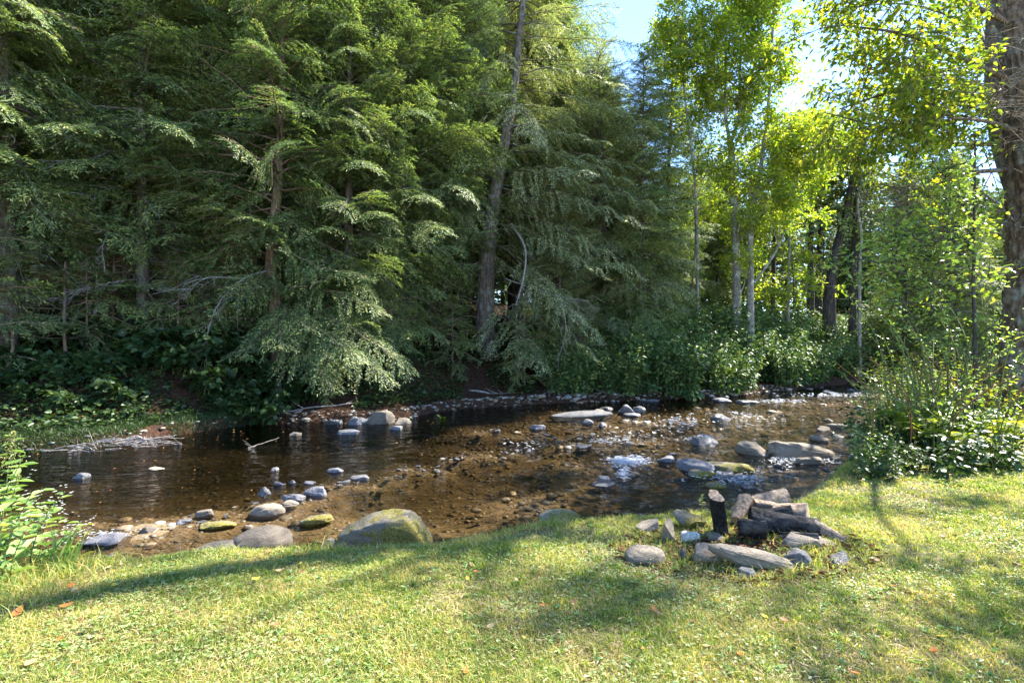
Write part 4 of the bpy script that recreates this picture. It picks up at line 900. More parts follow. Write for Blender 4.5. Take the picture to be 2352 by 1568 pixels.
# young hemlocks on the bank
y0 = conifer("young_hemlock", gb(1205, 17.6), 3.2, 0.04, "fine", M_hem, M_bark_b, 0.5, 3.2, 1.5, 0.16, 60, nper=2, ndead=3)
tag(y0, "young hemlock with thin pale stem below the dead limb", "hemlock", "young hemlocks on the bank")
for px, D, s, lb in [(1040, 16.9, .8, "small hemlock at the water's edge left of the tall leaning trunk"), (1330, 18.6, 1.0, "bushy young hemlock beside the left end of the bank thicket"), (900, 15.2, .9, "low young hemlock behind the far gravel bar"),
                     (760, 13.9, .7, "smallest young hemlock under the drooping boughs"), (200, 12.6, .9, "young hemlock on the leafy slope at the left"), (90, 13.2, 1.2, "larger young hemlock under the left edge trees"), (-20, 11.0, 1.1, "young hemlock at the left edge above the grassy spit"), (520, 13.7, 1.0, "young hemlock on the dark slope behind the broad leaved plants"), (410, 13.3, .8, "thin young hemlock above the broad leaved plants"), (260, 13.4, 1.3, "young hemlock on the slope between the two palest left trunks"), (590, 15.4, 1.2, "young hemlock just left of the reddish lower trunk"), (700, 15.6, 1.3, "young hemlock just right of the reddish lower trunk"), (-60, 12.6, 1.4, "young hemlock cut by the left picture edge"), (1000, 18.2, 1.2, "young hemlock close left of the leaning trunk base")]:
    c = copy_tree(y0, gb(px, D), random.uniform(0, 6), s); tag(c, lb, "hemlock")

# bare little stems on the slope
def bare_stem(label, pts, r0):
    sp = Soup(); P = curve(pts, 14); b0 = P[0].copy(); sp.tube(P - b0, np.linspace(r0, r0 * .4, 14), 7)
    for _ in range(5):
        q = P[random.randrange(5, 14)] - b0; sp.tube([q, q + np.array([random.uniform(-.5, .5), random.uniform(-.5, .5), random.uniform(-.2, .4)])], [r0 * .25, .003], 3, False)
    tag(mk_obj("bare_sapling", sp.mesh("bare_sapling", M_bark_b, True), None, b0), label, "sapling", "bare saplings on the far slope")
b = gb(158, 12.1); bare_stem("reddish bare sapling on the dark slope at the left", [b, W(155, 830, 12.1), W(148, 770, 12.2), W(150, 600, 12.4)], 0.06)
b = gb(5, 11.0); bare_stem("curved bare sapling at the left edge of the slope", [b, W(18, 840, 11), W(30, 790, 11.1), W(22, 700, 11.4)], 0.045)
b = gb(1190, 17.8); bare_stem("pale bare sapling near the water below the dead limb", [b, W(1188, 800, 17.8), W(1186, 720, 17.8)], 0.07)
b = gb(1575, 23); bare_stem("thin leaning sapling at the edge of the bank thicket", [b, W(1590, 650, 23), W(1598, 540, 23.2), W(1590, 430, 23.4)], 0.06)

# background wood: shared meshes
random.seed(12)
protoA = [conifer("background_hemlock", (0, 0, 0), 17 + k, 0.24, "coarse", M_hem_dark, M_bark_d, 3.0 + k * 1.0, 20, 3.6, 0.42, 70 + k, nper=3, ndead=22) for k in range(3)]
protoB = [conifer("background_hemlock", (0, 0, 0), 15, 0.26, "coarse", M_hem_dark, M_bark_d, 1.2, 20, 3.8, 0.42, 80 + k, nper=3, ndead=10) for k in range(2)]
placed = []
def bgtree(px, D, proto, label, s=1.0, group="hemlocks deep in the wood"):
    g = gb(px, D)
    if proto not in placed:
        placed.append(proto); proto.location = g; proto.rotation_euler = (0, 0, random.uniform(0, 6)); proto.scale = (s, s, s); c = proto
    else: c = copy_tree(proto, g, random.uniform(0, 6.28), s, (random.uniform(-.03, .03), random.uniform(-.03, .03)))
    tag(c, label, "hemlock", group); return c
for k in range(64):
    px = random.uniform(-300, 1450); D = random.uniform(26, 62); s = random.uniform(.85, 1.15)
    lb = "dark hemlock deep in the wood left of the tall leaning trunk" if px < 1120 else "dark hemlock deep in the wood right of the tall leaning trunk"
    bgtree(px, D, protoA[(k // 3) % 3] if k % 3 else protoB[k % 2], lb, s)
# right part: tops stay low enough to leave sky
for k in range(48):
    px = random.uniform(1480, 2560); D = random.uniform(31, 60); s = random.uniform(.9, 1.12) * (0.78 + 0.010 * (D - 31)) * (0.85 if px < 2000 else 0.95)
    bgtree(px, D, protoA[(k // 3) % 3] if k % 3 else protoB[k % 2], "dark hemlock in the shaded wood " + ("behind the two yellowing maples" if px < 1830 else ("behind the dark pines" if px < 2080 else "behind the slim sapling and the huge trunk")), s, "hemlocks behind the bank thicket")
# big dark trunks on the right, seen through the gap
for (px, D, pts, r0, lb, H) in [(1905, 27, [(1905, 700), (1915, 600), (1945, 480), (1962, 380), (1985, 250)], 0.42, "thick dark trunked pine leaning right behind the thicket", 13),
                             (1862, 29, [(1862, 680), (1862, 560), (1868, 420), (1872, 250)], 0.26, "straight dark pine left of the thick leaning one", 12),
                             (1885, 31, [(1880, 680), (1884, 540), (1890, 400), (1895, 250)], 0.27, "second straight dark pine close behind the leaning one", 12.5),
                             (1960, 28, [(1958, 700), (1962, 560), (1966, 400), (1970, 250)], 0.26, "dark pine right of the thick leaning one", 12),
                             (1775, 33, [(1775, 690), (1778, 560), (1778, 420), (1780, 260)], 0.2, "slender dark pine behind the yellowing trees", 12)]:
    b = gb(px, D); ax = [np.array(b) + [0, 0, -.4]] + [W(x, y, D) for x, y in pts] 
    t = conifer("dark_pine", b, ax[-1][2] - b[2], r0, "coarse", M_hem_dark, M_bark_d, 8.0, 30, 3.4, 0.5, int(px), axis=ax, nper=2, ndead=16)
    tag(t, lb, "pine", "dark pines behind the thicket")

# ------------------------------------------------------------------ broadleaf trees
def limb_children(P, R, n, lmin, lmax, up, r, f0=0.25, spread=1.0):
    out = []
    for _ in range(n):
        t = r.uniform(f0, 1.0); x = t * (len(P) - 1); i = min(int(x), len(P) - 2); q = P[i] + (P[i + 1] - P[i]) * (x - i)
        ax = norm(P[i + 1] - P[i]); rd = norm(np.array([r.gauss(0, 1), r.gauss(0, 1), r.gauss(0, .6)])); rd = norm(rd - ax * np.dot(rd, ax) * .7)
        d = norm(ax * 0.55 + rd * spread + np.array([0, 0, up])); L = r.uniform(lmin, lmax) * (1.15 - .5 * t)
        e = q + d * L; m = q + d * L * .5 + np.array([r.gauss(0, .05), r.gauss(0, .05), r.gauss(0, .05) + .05]) * L
        out.append((curve([q, m, e + np.array([0, 0, -0.08 * L])], 6), R * (1 - t * .6) * .45))
    return out
def leafy(sp, twigs, per, size, r, wr=0.5, flat=0.5, simple=False, down=0.25, spreadl=0.08):
    """leaves along all twigs (vectorised)"""
    Q0 = np.array([t[0] for t in twigs]); Q1 = np.array([t[1] for t in twigs]); n = len(twigs)
    k = per; t = rng.uniform(0.15, 1.05, (n, k)); P = Q0[:, None] + (Q1 - Q0)[:, None] * t[..., None]
    ax = norm(Q1 - Q0)[:, None] + np.zeros((1, k, 1)); sd_ = norm(np.cross(ax, [0, 0, 1.0]) + 1e-6) * rng.choice([-1, 1], (n, k, 1))
    d = norm(ax * rng.uniform(.2, .9, (n, k, 1)) + sd_ * rng.uniform(.4, 1, (n, k, 1)) + rng.normal(size=(n, k, 3)) * .3 - np.array([0, 0, down]))
    nr = norm(np.array([0, 0, 1.0]) + rng.normal(size=(n, k, 3)) * flat)
    P = P + rng.normal(size=P.shape) * spreadl
    leaves(sp, P.reshape(-1, 3), d.reshape(-1, 3), nr.reshape(-1, 3), (size * rng.uniform(.55, 1.25, (n, k))).ravel(), wr, 0.1, simple)

def broadleaf(name, base, stems, leafm, barkm, label, cat, seed, lsize, nl1, nl2, nt, per, l1=(1.2, 2.6), l2=(.5, 1.1), lt=(.25, .5), up=0.25, group=None, zmin=None, simple=False, f0=0.35, trunk_fn=None, wr=0.5, down=.25, flat=.5, spread=1.0):
    r = random.Random(seed); base = np.array(base, float); root = mk_empty(name, base); tr = Soup(); cr = Soup(); tw = []
    for (pts, r0, r1, leafyq) in stems:
        P = curve(pts, 24) - base; Rr = np.linspace(r0, r1, 24)
        if trunk_fn is None or r0 < 0.2: tr.tube(P, Rr, 9)
        if not leafyq: continue
        L1 = limb_children(P, r0, int(nl1 * leafyq), l1[0], l1[1], up, r, f0, spread)
        for p1, q1 in L1:
            tr.tube(p1, np.linspace(max(q1 * .55, .008), .006, 6), 5, False)
            for p2, q2 in limb_children(p1, q1, nl2, l2[0], l2[1], up * .5, r, .2):
                tr.tube(p2, np.linspace(.008, .004, 6), 3, False)
                for p3, q3 in limb_children(p2, q2, nt, lt[0], lt[1], 0.05, r, .2):
                    tw.append((p3[0], p3[-1]))
                    if not simple: tr.tube([p3[0], p3[-1]], [.004, .002], 3, False)
    if zmin is not None: tw = [t for t in tw if t[1][2] + base[2] > zmin(t[1][0] + base[0], t[1][1] + base[1])]
    leafy(cr, tw, per, lsize, r, wr, flat, simple, down)
    mk_obj("trunk", tr.mesh("trunk", barkm, True), root); mk_obj("crown", cr.mesh("crown", leafm), root)
    if trunk_fn: trunk_fn(root, base)
    tag(root, label, cat, group); return root

random.seed(14)
YG = "yellowing saplings behind the bank thicket"
D = 22.5; b = gb(1690, D)
broadleaf("maple_tree", b, [([np.array(b) + [0, 0, -.3], W(1692, 700, D), W(1690, 560, D), W(1683, 400, D), W(1678, 330, D)], 0.19, 0.13, 0.35), ([W(1678, 330, D), W(1666, 260, D), W(1668, 120, D), W(1672, -60, D)], 0.085, 0.03, 1.5), ([W(1678, 330, D), W(1698, 260, D), W(1702, 120, D), W(1730, -80, D)], 0.08, 0.03, 1.5),
     ([W(1690, 200, D), W(1600, 120, D - .6), W(1540, 70, D - 1)], 0.035, 0.012, .7)], M_yel, M_bark_g,
     "yellow green maple forking above its grey trunk behind the thicket", "tree", 91, 0.15, 24, 8, 5, 8, (1.5, 2.9), group=YG, f0=.2)
D = 22.0; b = gb(1726, D)
broadleaf("maple_tree", b, [([np.array(b) + [0, 0, -.3], W(1724, 740, D), W(1724, 640, D), W(1726, 500, D), W(1748, 380, D), W(1768, 200, D), W(1780, -60, D)], 0.17, 0.04, 1.6), ([W(1732, 650, D), W(1780, 580, D), W(1812, 500, D), W(1835, 390, D), W(1850, 330, D)], 0.055, 0.02, 1.2)], M_yel, M_bark_g,
     "pale trunked maple with a long side branch leaning right", "tree", 92, 0.15, 24, 8, 5, 8, (1.3, 2.6), group=YG, f0=.3)
D = 22.5; b = gb(1600, D)
broadleaf("maple_tree", b, [([np.array(b) + [0, 0, -.3], W(1602, 600, D), W(1596, 420, D), W(1570, 200, D), W(1560, 60, D)], 0.08, 0.02, 1.6)], M_yel, M_bark_g,
     "green slender tree left of the yellow green forked maple", "tree", 93, 0.13, 20, 8, 5, 7, (1.0, 2.0), group=YG, f0=.3)
D = 25.0; b = gb(1810, D)
broadleaf("maple_tree", b, [([np.array(b) + [0, 0, -.3], W(1812, 600, D), W(1822, 420, D), W(1850, 250, D)], 0.08, 0.02, 1.5)], M_yel, M_bark_g,
     "short yellow tree right of the pale trunked maple", "tree", 94, 0.14, 20, 8, 5, 7, (1.0, 2.2), group=YG, f0=.1)
D = 26.0; b = gb(1975, D)
broadleaf("maple_tree", b, [([np.array(b) + [0, 0, -.3], W(1974, 640, D), W(1978, 540, D), W(1970, 470, D), W(1980, 400, D), W(1990, 300, D)], 0.09, 0.03, .7)], M_yel2, M_bark_g,
     "thin wavy grey tree standing alone before the dark pines", "tree", 95, 0.13, 10, 5, 4, 5, (.8, 1.6), group=YG, f0=.6)
# understory far behind, backlit
up0 = None
for k, (px, D, s) in enumerate([(1700, 34, 1.0), (1820, 38, 1.1), (1560, 32, .9), (620, 44, 1.1), (1000, 40, 1.1), (860, 46, 1.2), (330, 36, 1.1), (150, 32, 1.0), (1300, 44, 1.2), (1080, 50, 1.3), (1640, 44, 1.3), (40, 40, 1.2), (1440, 50, 1.3), (740, 36, 1.), (500, 48, 1.2)]):
    g = gb(px, D)
    if up0 is None:
        up0 = broadleaf("understory_tree", g, [([np.array(g) + [0, 0, -.3], np.array(g) + [.2, 0, 3], np.array(g) + [0, .2, 7.5]], .08, .02, 1)], M_yel, M_bark_d, "x", "tree", 96, 0.2, 22, 5, 3, 5, (1.2, 2.6), up=.1, simple=True, f0=.12); c = up0
    else: c = copy_tree(up0, g, random.uniform(0, 6.28), s)
    side = "behind the bank thicket" if px > 1450 else ("behind the tall leaning hemlock" if px > 820 else "far back in the wood on the left")
    tag(c, "small yellow green tree lit by the sun " + side, "tree", "sunlit understory trees")

# big tree on the right bank
BD = 9.6
def big_trunk(root, base):
    for pts, r0, r1, nm_ in [([W(2375, 1010, BD), W(2378, 900, BD), W(2384, 760, BD), W(2386, 600, BD), W(2376, 420, BD), W(2362, 250, BD), W(2340, 100, BD), W(2325, -60, BD), W(2315, -300, BD), W(2318, -620, BD), W(2325, -980, BD)], 0.56, 0.12, "trunk")]:
        n, k = 330, 110; P = curve(pts, n) - base; T = norm(np.gradient(P, axis=0)); A = norm(np.cross(T, [0, 1.0, 0])); B = np.cross(T, A); th = np.arange(k) * 2 * math.pi / k
        z = P[:, 2][:, None] + 0 * th; u = th[None] / (2 * math.pi) * 24 + 0 * z
        wrap = lambda U, v, s: vnoise(U % (24 * s if s == int(s) else 24), v, 5)
        ridg = np.abs(vnoise(u + .8 * vnoise(u * .5, z * 2, 2), z * 4.2, 5) - .5) * 2
        fine = vnoise(u * 2.7, z * 16, 9); plate = vnoise(u * 1.1, z * 6, 12)
        dsp = 0.052 * (ridg ** .7 - .5) + 0.024 * (fine - .5) + 0.04 * (plate - .5)
        bl = np.clip(np.minimum(th, 2 * math.pi - th) / 0.25, 0, 1)[None]; dsp = dsp * bl
        R = np.linspace(r0, r1, n)[:, None] * (1 + .07 * np.sin(th * 3 + P[:, 2:3] * .7)) + dsp
        ring = P[:, None] + R[..., None] * (A[:, None] * np.cos(th + 1.6)[None, :, None] + B[:, None] * np.sin(th + 1.6)[None, :, None])
        i = np.arange(n - 1)[:, None] * k; j = np.arange(k)[None]; j2 = (j + 1) % k
        mk_obj("main_stem", mk_mesh("main_stem", ring, [np.stack([i + j, i + j2, i + k + j2, i + k + j], -1).reshape(-1, 4)], M_bark_big, True), root)
b = gb(2375, BD)
# limbs of the crown reaching left over the lawn edge and the water
lm = []
def limb(*pts, r0=.05, r1=.012, lf=1.0): lm.append(([W(*p) for p in pts], r0, r1, lf))
limb((2350, 480, 10.3), (2300, 330, 10.6), (2283, 200, 10.8), (2282, 60, 11), (2290, -200, 11.2), r0=.18, r1=.12, lf=0)
limb((2300, 235, 9.6), (2180, 212, 9), (2060, 210, 8.6), (1930, 250, 8.4))
limb((2330, 190, 9.6), (2200, 130, 8.8), (2080, 80, 8.2), (1950, 60, 8))
limb((2300, 330, 9.8), (2180, 330, 9.4), (2050, 300, 9.6), (1900, 260, 10))
limb((2330, 60, 9.6), (2200, 0, 8.6), (2060, -40, 8), (1930, -20, 7.6))
limb((2310, 390, 9.8), (2210, 400, 9.3), (2120, 440, 9))
limb((2290, 150, 10.8), (2230, 60, 13), (2080, 10, 15), (1930, 20, 16))
limb((2285, 250, 10.8), (2240, 200, 13), (2120, 160, 15.5), (1980, 170, 16.5))
limb((2340, 520, 9.7), (2290, 470, 9), (2230, 420, 8.6), r0=.03, lf=.6)
limb((2290, -100, 11), (2220, -160, 13), (2080, -160, 16))
limb((2330, 300, 9.5), (2270, 280, 8.4), (2180, 270, 7.6))
def shade_limb(*pts, lf=.5): lm.append(([np.array(p, float) for p in pts], .05, .012, lf))  # unseen limbs added to throw dapples and shadow bands on the lawn
shade_limb((9.6, 9.5, 8), (8.9, 8.3, 9.6), (8, 7.2, 10.3), lf=1); shade_limb((9.7, 9.3, 6.2), (9.0, 7.6, 7.2), (8.7, 5.8, 7.6), lf=.9)
shade_limb((9.6, 9.6, 11), (9, 8.8, 12.5), (8.6, 8.0, 13)); shade_limb((9.7, 9.7, 12), (10.5, 9, 13.5), (11.2, 8.4, 14.2)); shade_limb((9.6, 9.6, 13), (9.0, 10.4, 14.2), (8.4, 11, 15))
def zm(x, y):
    px = CX + x / y * F
    return 99 if (px > 2275 and y < 10.2 and px < 2600) else CAMZ + (CY - (410 if px < 2130 else 500)) / F * y
broadleaf("big_leaning_tree", b, lm, M_yel2, M_bark_big, "huge rough barked tree at the right edge with yellow green leaves overhead", "tree", 97, 0.105, 11, 6, 5, 7, (.8, 1.7), (.4, .9), (.2, .45), up=0.0, f0=.12, trunk_fn=big_trunk, zmin=zm, down=.45, flat=.6)

# off to the right: neighbouring trees on the same bank that shade the stream and the lawn
def side_tree(x, y, H, seed, label, s=1.0):
    z = tz(x, y); g = np.array([x, y, z])
    return broadleaf("maple_tree", g, [([g + [0, 0, -.3], g + [.2, 0, H * .4], g + [0, .3, H]], .22, .05, 1)], M_yel2, M_bark_big, label, "tree", seed, 0.22, 30, 6, 3, 5, (1.6, 3.4), (.6, 1.3), up=.1, simple=True, f0=.3, group="trees beyond the right bank shrubs")
side_tree(16.5, 15.5, 13, 201, "leafy tree beyond the huge rough barked tree")


# ------------------------------------------------------------------ bank plants
def clump(name, leafm, stemm, nst, h, spread, per, lsize, seed, wr=.6, arch=.5, flower=None, simple=False, two_row=True, down=.35, tiltn=.5, z0=.15):
    """plant of arching stems with leaves; built at the origin"""
    r = random.Random(seed); rg = np.random.default_rng(seed); root = mk_empty(name); st = Soup(); lf = Soup()
    for _ in range(nst):
        a = r.uniform(0, 6.28); rad = r.uniform(0, spread * .4); p0 = np.array([math.cos(a) * rad, math.sin(a) * rad, -.05]); hh = h * r.uniform(.55, 1.1); o = arch * hh * r.uniform(.4, 1.2); a += r.uniform(-.6, .6)
        P = curve([p0, p0 + [math.cos(a) * o * .25, math.sin(a) * o * .25, hh * .6], p0 + [math.cos(a) * o, math.sin(a) * o, hh]], 10)
        st.tube(P, np.linspace(.012, .004, 10) * (h ** .5), 4, False)
        m = per; t = np.sort(rg.uniform(z0, 1.0, m)) * 9; i = np.minimum(t.astype(int), 8); Q_ = P[i] + (P[i + 1] - P[i]) * (t - i)[:, None]
        az = rg.uniform(0, 6.28, m); d = np.stack([np.cos(az), np.sin(az), rg.uniform(-down, .25, m)], -1); nr = norm(np.array([0, 0, 1.0]) + rg.normal(size=(m, 3)) * tiltn)
        pos = Q_ + d * lsize * rg.uniform(.1, .6, (m, 1)); leaves(lf, pos, d - [0, 0, .2], nr, lsize * rg.uniform(.5, 1.2, m) * (1.1 - .4 * t / 9), wr, .08, simple)
        if flower:
            ff = Soup() if not hasattr(root, 'xx') else None
    mk_obj("stem", st.mesh("stem", stemm), root); mk_obj("foliage", lf.mesh("foliage", leafm), root)
    return root

random.seed(13)
# thicket (dense arching plants) along the far bank
kn = [clump("thicket_plant", M_knot, M_stem, 26, 2.0, 1.6, 40, 0.21, 300 + k, .6, .55, down=.6, tiltn=.55, z0=.05) for k in range(3)]
used = set(); KG = "arching leafy plants along the far bank"
for k in range(135):
    X = 1.2 + 25 * (k + random.random()) / 135; row = random.random(); Y = float(far(X)) + 0.0 + row * 4.6 + 0.12 * max(0, X - 10); s = (random.uniform(.72, .96) + .42 * row) * (0.75 if X < 4 else 1)
    j = k % 3; loc = (X, Y, tz(X, Y))
    if j not in used: used.add(j); c = kn[j]; c.location = loc; c.scale = (s,) * 3
    else: c = copy_tree(kn[j], loc, random.uniform(0, 6.28), s)
    zone = "below the pale hemlock boughs" if X < 6.5 else ("below the two yellowing maples" if X < 10.5 else ("before the dark pines" if X < 15.5 else "at the far bend of the stream"))
    tag(c, ("arching leafy plant overhanging the far waterline " if row < .5 else "leafy plant at the back of the thicket ") + zone, "plant", KG + " " + zone)

# broad leaved plants on the left far bank
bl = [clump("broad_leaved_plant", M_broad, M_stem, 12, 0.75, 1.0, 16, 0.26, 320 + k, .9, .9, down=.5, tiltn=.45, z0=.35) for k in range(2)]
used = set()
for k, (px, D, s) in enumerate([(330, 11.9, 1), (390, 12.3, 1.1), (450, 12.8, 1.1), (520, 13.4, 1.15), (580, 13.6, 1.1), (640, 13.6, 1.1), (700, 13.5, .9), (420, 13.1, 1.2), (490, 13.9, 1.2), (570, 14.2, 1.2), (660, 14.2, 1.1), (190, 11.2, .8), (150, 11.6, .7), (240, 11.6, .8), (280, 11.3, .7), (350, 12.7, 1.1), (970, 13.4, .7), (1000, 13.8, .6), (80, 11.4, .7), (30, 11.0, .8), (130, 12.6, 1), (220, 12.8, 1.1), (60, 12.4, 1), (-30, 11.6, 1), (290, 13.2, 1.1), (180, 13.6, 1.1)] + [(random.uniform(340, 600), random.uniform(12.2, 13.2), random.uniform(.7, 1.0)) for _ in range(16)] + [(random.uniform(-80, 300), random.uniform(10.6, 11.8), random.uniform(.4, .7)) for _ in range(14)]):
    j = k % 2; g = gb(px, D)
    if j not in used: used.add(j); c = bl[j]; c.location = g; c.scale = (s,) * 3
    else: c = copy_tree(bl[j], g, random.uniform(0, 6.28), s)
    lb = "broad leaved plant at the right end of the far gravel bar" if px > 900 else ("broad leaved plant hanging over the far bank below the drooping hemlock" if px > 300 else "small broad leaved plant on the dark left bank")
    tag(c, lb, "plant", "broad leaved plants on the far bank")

# far-off wood closing the view
def far_wood(name, n, leafm, ang0, ang1, top):
    sp = Soup(); px = rng.uniform(ang0, ang1, n); D = rng.uniform(62, 95, n); X = (px - CX) / F * D
    crown = vnoise(px / 70, D / 9, 5); h = top * (0.55 + .6 * vnoise(px / 45, D / 12, 8)); z = terrain(X, D) + h * rng.random(n) ** .85
    ok = vnoise(X / 2.2, z / 2.6 + D, 9) > .33; X, D, z = X[ok], D[ok], z[ok]; n = len(X); a = rng.uniform(0, 6.28, n)
    leaves(sp, np.stack([X, D, z], -1), np.stack([np.cos(a), np.sin(a), rng.uniform(-.6, .2, n)], -1), norm(np.array([0, 0, 1.]) + rng.normal(size=(n, 3)) * .7), rng.uniform(.6, 1.5, n), .5, .1, True)
    tag(mk_obj(name, sp.mesh(name, leafm)), kind="stuff")
far_wood("distant_forest", 60000, M_hem_dark, -900, 1500, 30)
far_wood("distant_forest", 42000, M_hem_dark, 1450, 3400, 21)
far_wood("distant_sunlit_foliage", 16000, M_yel, -600, 3200, 9)

# undergrowth filling the far bank, uncountable
def cover(name, n, fx, leafm, size, hmax, umin, umax, wr=.5, simple=False):
    X = rng.uniform(fx[0], fx[1], n); u = rng.uniform(umin, umax, n) ; Y = far(X) + u; dn = vnoise(X * .9, Y * .9, 91); ok = dn > .2; X, Y, dn = X[ok], Y[ok], dn[ok]; n = len(X)
    P = np.stack([X, Y, terrain(X, Y) + rng.uniform(.02, hmax, n) * dn], -1); a = rng.uniform(0, 6.28, n); sp = Soup()
    leaves(sp, P, np.stack([np.cos(a), np.sin(a), rng.uniform(-.4, .3, n)], -1), norm(np.array([0, 0, 1.0]) + rng.normal(size=(n, 3)) * .5), size * rng.uniform(.5, 1.3, n), wr, .1, simple)
    tag(mk_obj(name, sp.mesh(name, leafm)), kind="stuff")
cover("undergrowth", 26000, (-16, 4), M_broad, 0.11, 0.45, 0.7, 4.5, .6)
cover("forest_litter", 42000, (-18, 26), M_litter, 0.10, 0.03, 0.5, 14, .6, True)
cover("far_undergrowth", 22000, (0, 34), M_yel2, 0.16, 0.7, 5.5, 16, .6, True)
# grassy spit on the left
sp = Soup(); n = 12000; X = rng.uniform(-9.6, -6.3, n); Y = far(X) + rng.uniform(-.15, 1.3, n); ok = vnoise(X * 1.5, Y * 1.5, 33) > .3; X, Y = X[ok], Y[ok]
blades(sp, X, Y, rng.uniform(.05, .16, len(X)), np.full(len(X), .010), 1.0); tag(mk_obj("bank_grass", sp.mesh("bank_grass", M_broad)), kind="stuff")

# driftwood sticks
def stick(label, pts, r0, mat=M_twig, nt=6, group="driftwood sticks on the far bank"):
    sp = Soup(); P = curve(pts, 16); b0 = P[0].copy(); P = P + rng.normal(size=P.shape) * r0 * .5; sp.tube(P - b0, np.linspace(r0, r0 * .4, 16), 5)
    for _ in range(nt):
        q = P[random.randrange(3, 15)] - b0; L = random.uniform(.15, .6); sp.tube([q, q + np.array([random.uniform(-1, 1), random.uniform(-.5, .5), random.uniform(-.1, .5)]) * L], [r0 * .35, .003], 3, False)
    tag(mk_obj("driftwood_stick", sp.mesh("driftwood_stick", mat), None, b0), label, "stick", group)
stick("long pale driftwood pole lying at the far waterline left of the pile", [W(1035, 892, 16.8), W(1110, 902, 16.6), W(1210, 906, 17.2)], .05)
stick("pale branching driftwood stick right of the long pale pole", [W(1200, 912, 16.8), W(1290, 904, 17.4), W(1370, 892, 18)], .035)
stick("curved grey stick by the left end of the thicket", [W(1270, 893, 17.6), W(1330, 886, 17.8), W(1390, 900, 17.6)], .03)
stick("long thin fallen branch along the left far waterline", [W(395, 978, 11.6), W(560, 962, 12.6), W(700, 938, 12.9), W(810, 925, 13.2)], .03, nt=10)
stick("pale thin stick above the long fallen branch", [W(530, 945, 12.8), W(600, 948, 12.8), W(670, 945, 12.9)], .018)
stick("forked grey stick poking up from the broad leaved plants", [W(310, 970, 11.4), W(360, 940, 11.6), W(430, 920, 12)], .016, nt=4)
stick("thin twig rising from the dark pool", [W(560, 1032, 9.6), W(590, 1022, 9.8), W(640, 1005, 10.2)], .010, nt=3)
for k in range(46):
    px = random.uniform(40, 330); py = 1042 - (px - 40) * .08 + random.uniform(-16, 6); D = random.uniform(9.2, 9.9); p = W(px, py, D); L = random.uniform(.3, .9)
    stick("thin grey stick in the flood debris on the left spit", [p, p + [L * .5, random.uniform(-.1, .1), random.uniform(0, .05)], p + [L, random.uniform(-.2, .2), random.uniform(-.05, .05)]], random.uniform(.006, .014), nt=1, group="sticks in the flood debris")

# ------------------------------------------------------------------ right bank shrubs
sh = [clump("bank_shrub", (M_shrub, M_yel2, M_broad)[k], (M_stem, M_rstem, M_stem)[k], (13, 9, 12)[k], (1.0, 1.25, .6)[k], 1.2, (26, 30, 22)[k], (0.10, 0.085, 0.15)[k], 340 + k, (.55, .45, .75)[k], .65, tiltn=.5, z0=.1) for k in range(3)]
used = set()
def put_shrub(k, X, Y, s, lb, gp="leafy shrubs on the right bank"):
    j = k % 3; g = (X, Y, tz(X, Y))
    if j not in used: used.add(j); c = sh[j]; c.location = g; c.scale = (s,) * 3
    else: c = copy_tree(sh[j], g, random.uniform(0, 6.28), s)
    tag(c, lb, "shrub", gp)
kc = 0; k = 0
for X in np.arange(3.9, 11.5, 0.38):
    for row in range(4):
        Yl = float(lip(X)); x = X + random.uniform(-.2, .2); y = Yl - 0.1 - row * .55 + random.uniform(-.2, .2)
        edge = 5.6 + 0.15 * (x - 4)
        if y < edge + .2 or x > y * 1.25 or random.random() < .3: continue
        px = CX + x / y * F
        s = random.uniform(.4, .8) if px < 2030 else random.uniform(.55, 1.1)
        if y > 8.5: s *= 1.15
        if row == 0 or px < 2040 or y < edge + .9: k = [0, 2][int(random.random() < .5)]
        else: kc += 1; k = kc
        put_shrub(k, x, y, s, "low leafy shrub at the water's edge on the right bank" if row == 0 else "leafy shrub inside the right bank thicket " + ("left of the slim dark sapling" if px < 2240 else "between the slim dark sapling and the huge trunk"))
# tall thin shrubs
tl_ = clump("tall_leafy_shrub", M_sapl, M_stem, 7, 2.6, 1.2, 30, 0.085, 360, .5, .55, tiltn=.4, z0=.3)
used2 = False
for (px, D, s, lb) in [(2080, 9.4, .95, "tall loose shrub nearest the water on the right bank"), (2030, 7.6, .55, "shortest loose shrub at the left tip of the right bank"), (2120, 7.4, .7, "loose shrub in front of the arching fern"), (2265, 7.6, .8, "loose shrub at the foot of the slim dark sapling"), (2180, 9.0, 1.1, "tall loose shrub left of the slim dark sapling"), (2240, 11.2, 1.2, "tall loose shrub behind the slim dark sapling")]:
    g = gb(px, D)
    if not used2: used2 = True; c = tl_; c.location = g; c.scale = (s,) * 3
    else: c = copy_tree(tl_, g, random.uniform(0, 6.28), s)
    tag(c, lb, "shrub", "tall loose shrubs on the right bank")
# slim sapling with layered branches
b = gb(2240, 8.2)
st = [([np.array(b) + [0, 0, -.1], W(2240, 800, 8.2), W(2236, 650, 8.2), W(2238, 480, 8.2), W(2240, 300, 8.2)], .035, .012, .8)]
for (a0, b0, c0) in [((2238, 560, 8.2), (2100, 540, 7.8), (1990, 560, 7.6)), ((2238, 620, 8.2), (2080, 590, 7.7), (1950, 600, 7.4)), ((2238, 540, 8.2), (2180, 500, 7.8), (2110, 470, 7.6)), ((2240, 680, 8.2), (2120, 640, 7.6), (2010, 610, 7.3)), ((2238, 500, 8.2), (2180, 440, 8.0), (2150, 400, 7.9)),
                     ((2240, 720, 8.2), (2130, 700, 7.8), (2040, 690, 7.6)), ((2240, 590, 8.2), (2150, 570, 7.5), (2060, 520, 7.2))]:
    st.append(([W(*a0), W(*b0), W(*c0)], .014, .005, .5))
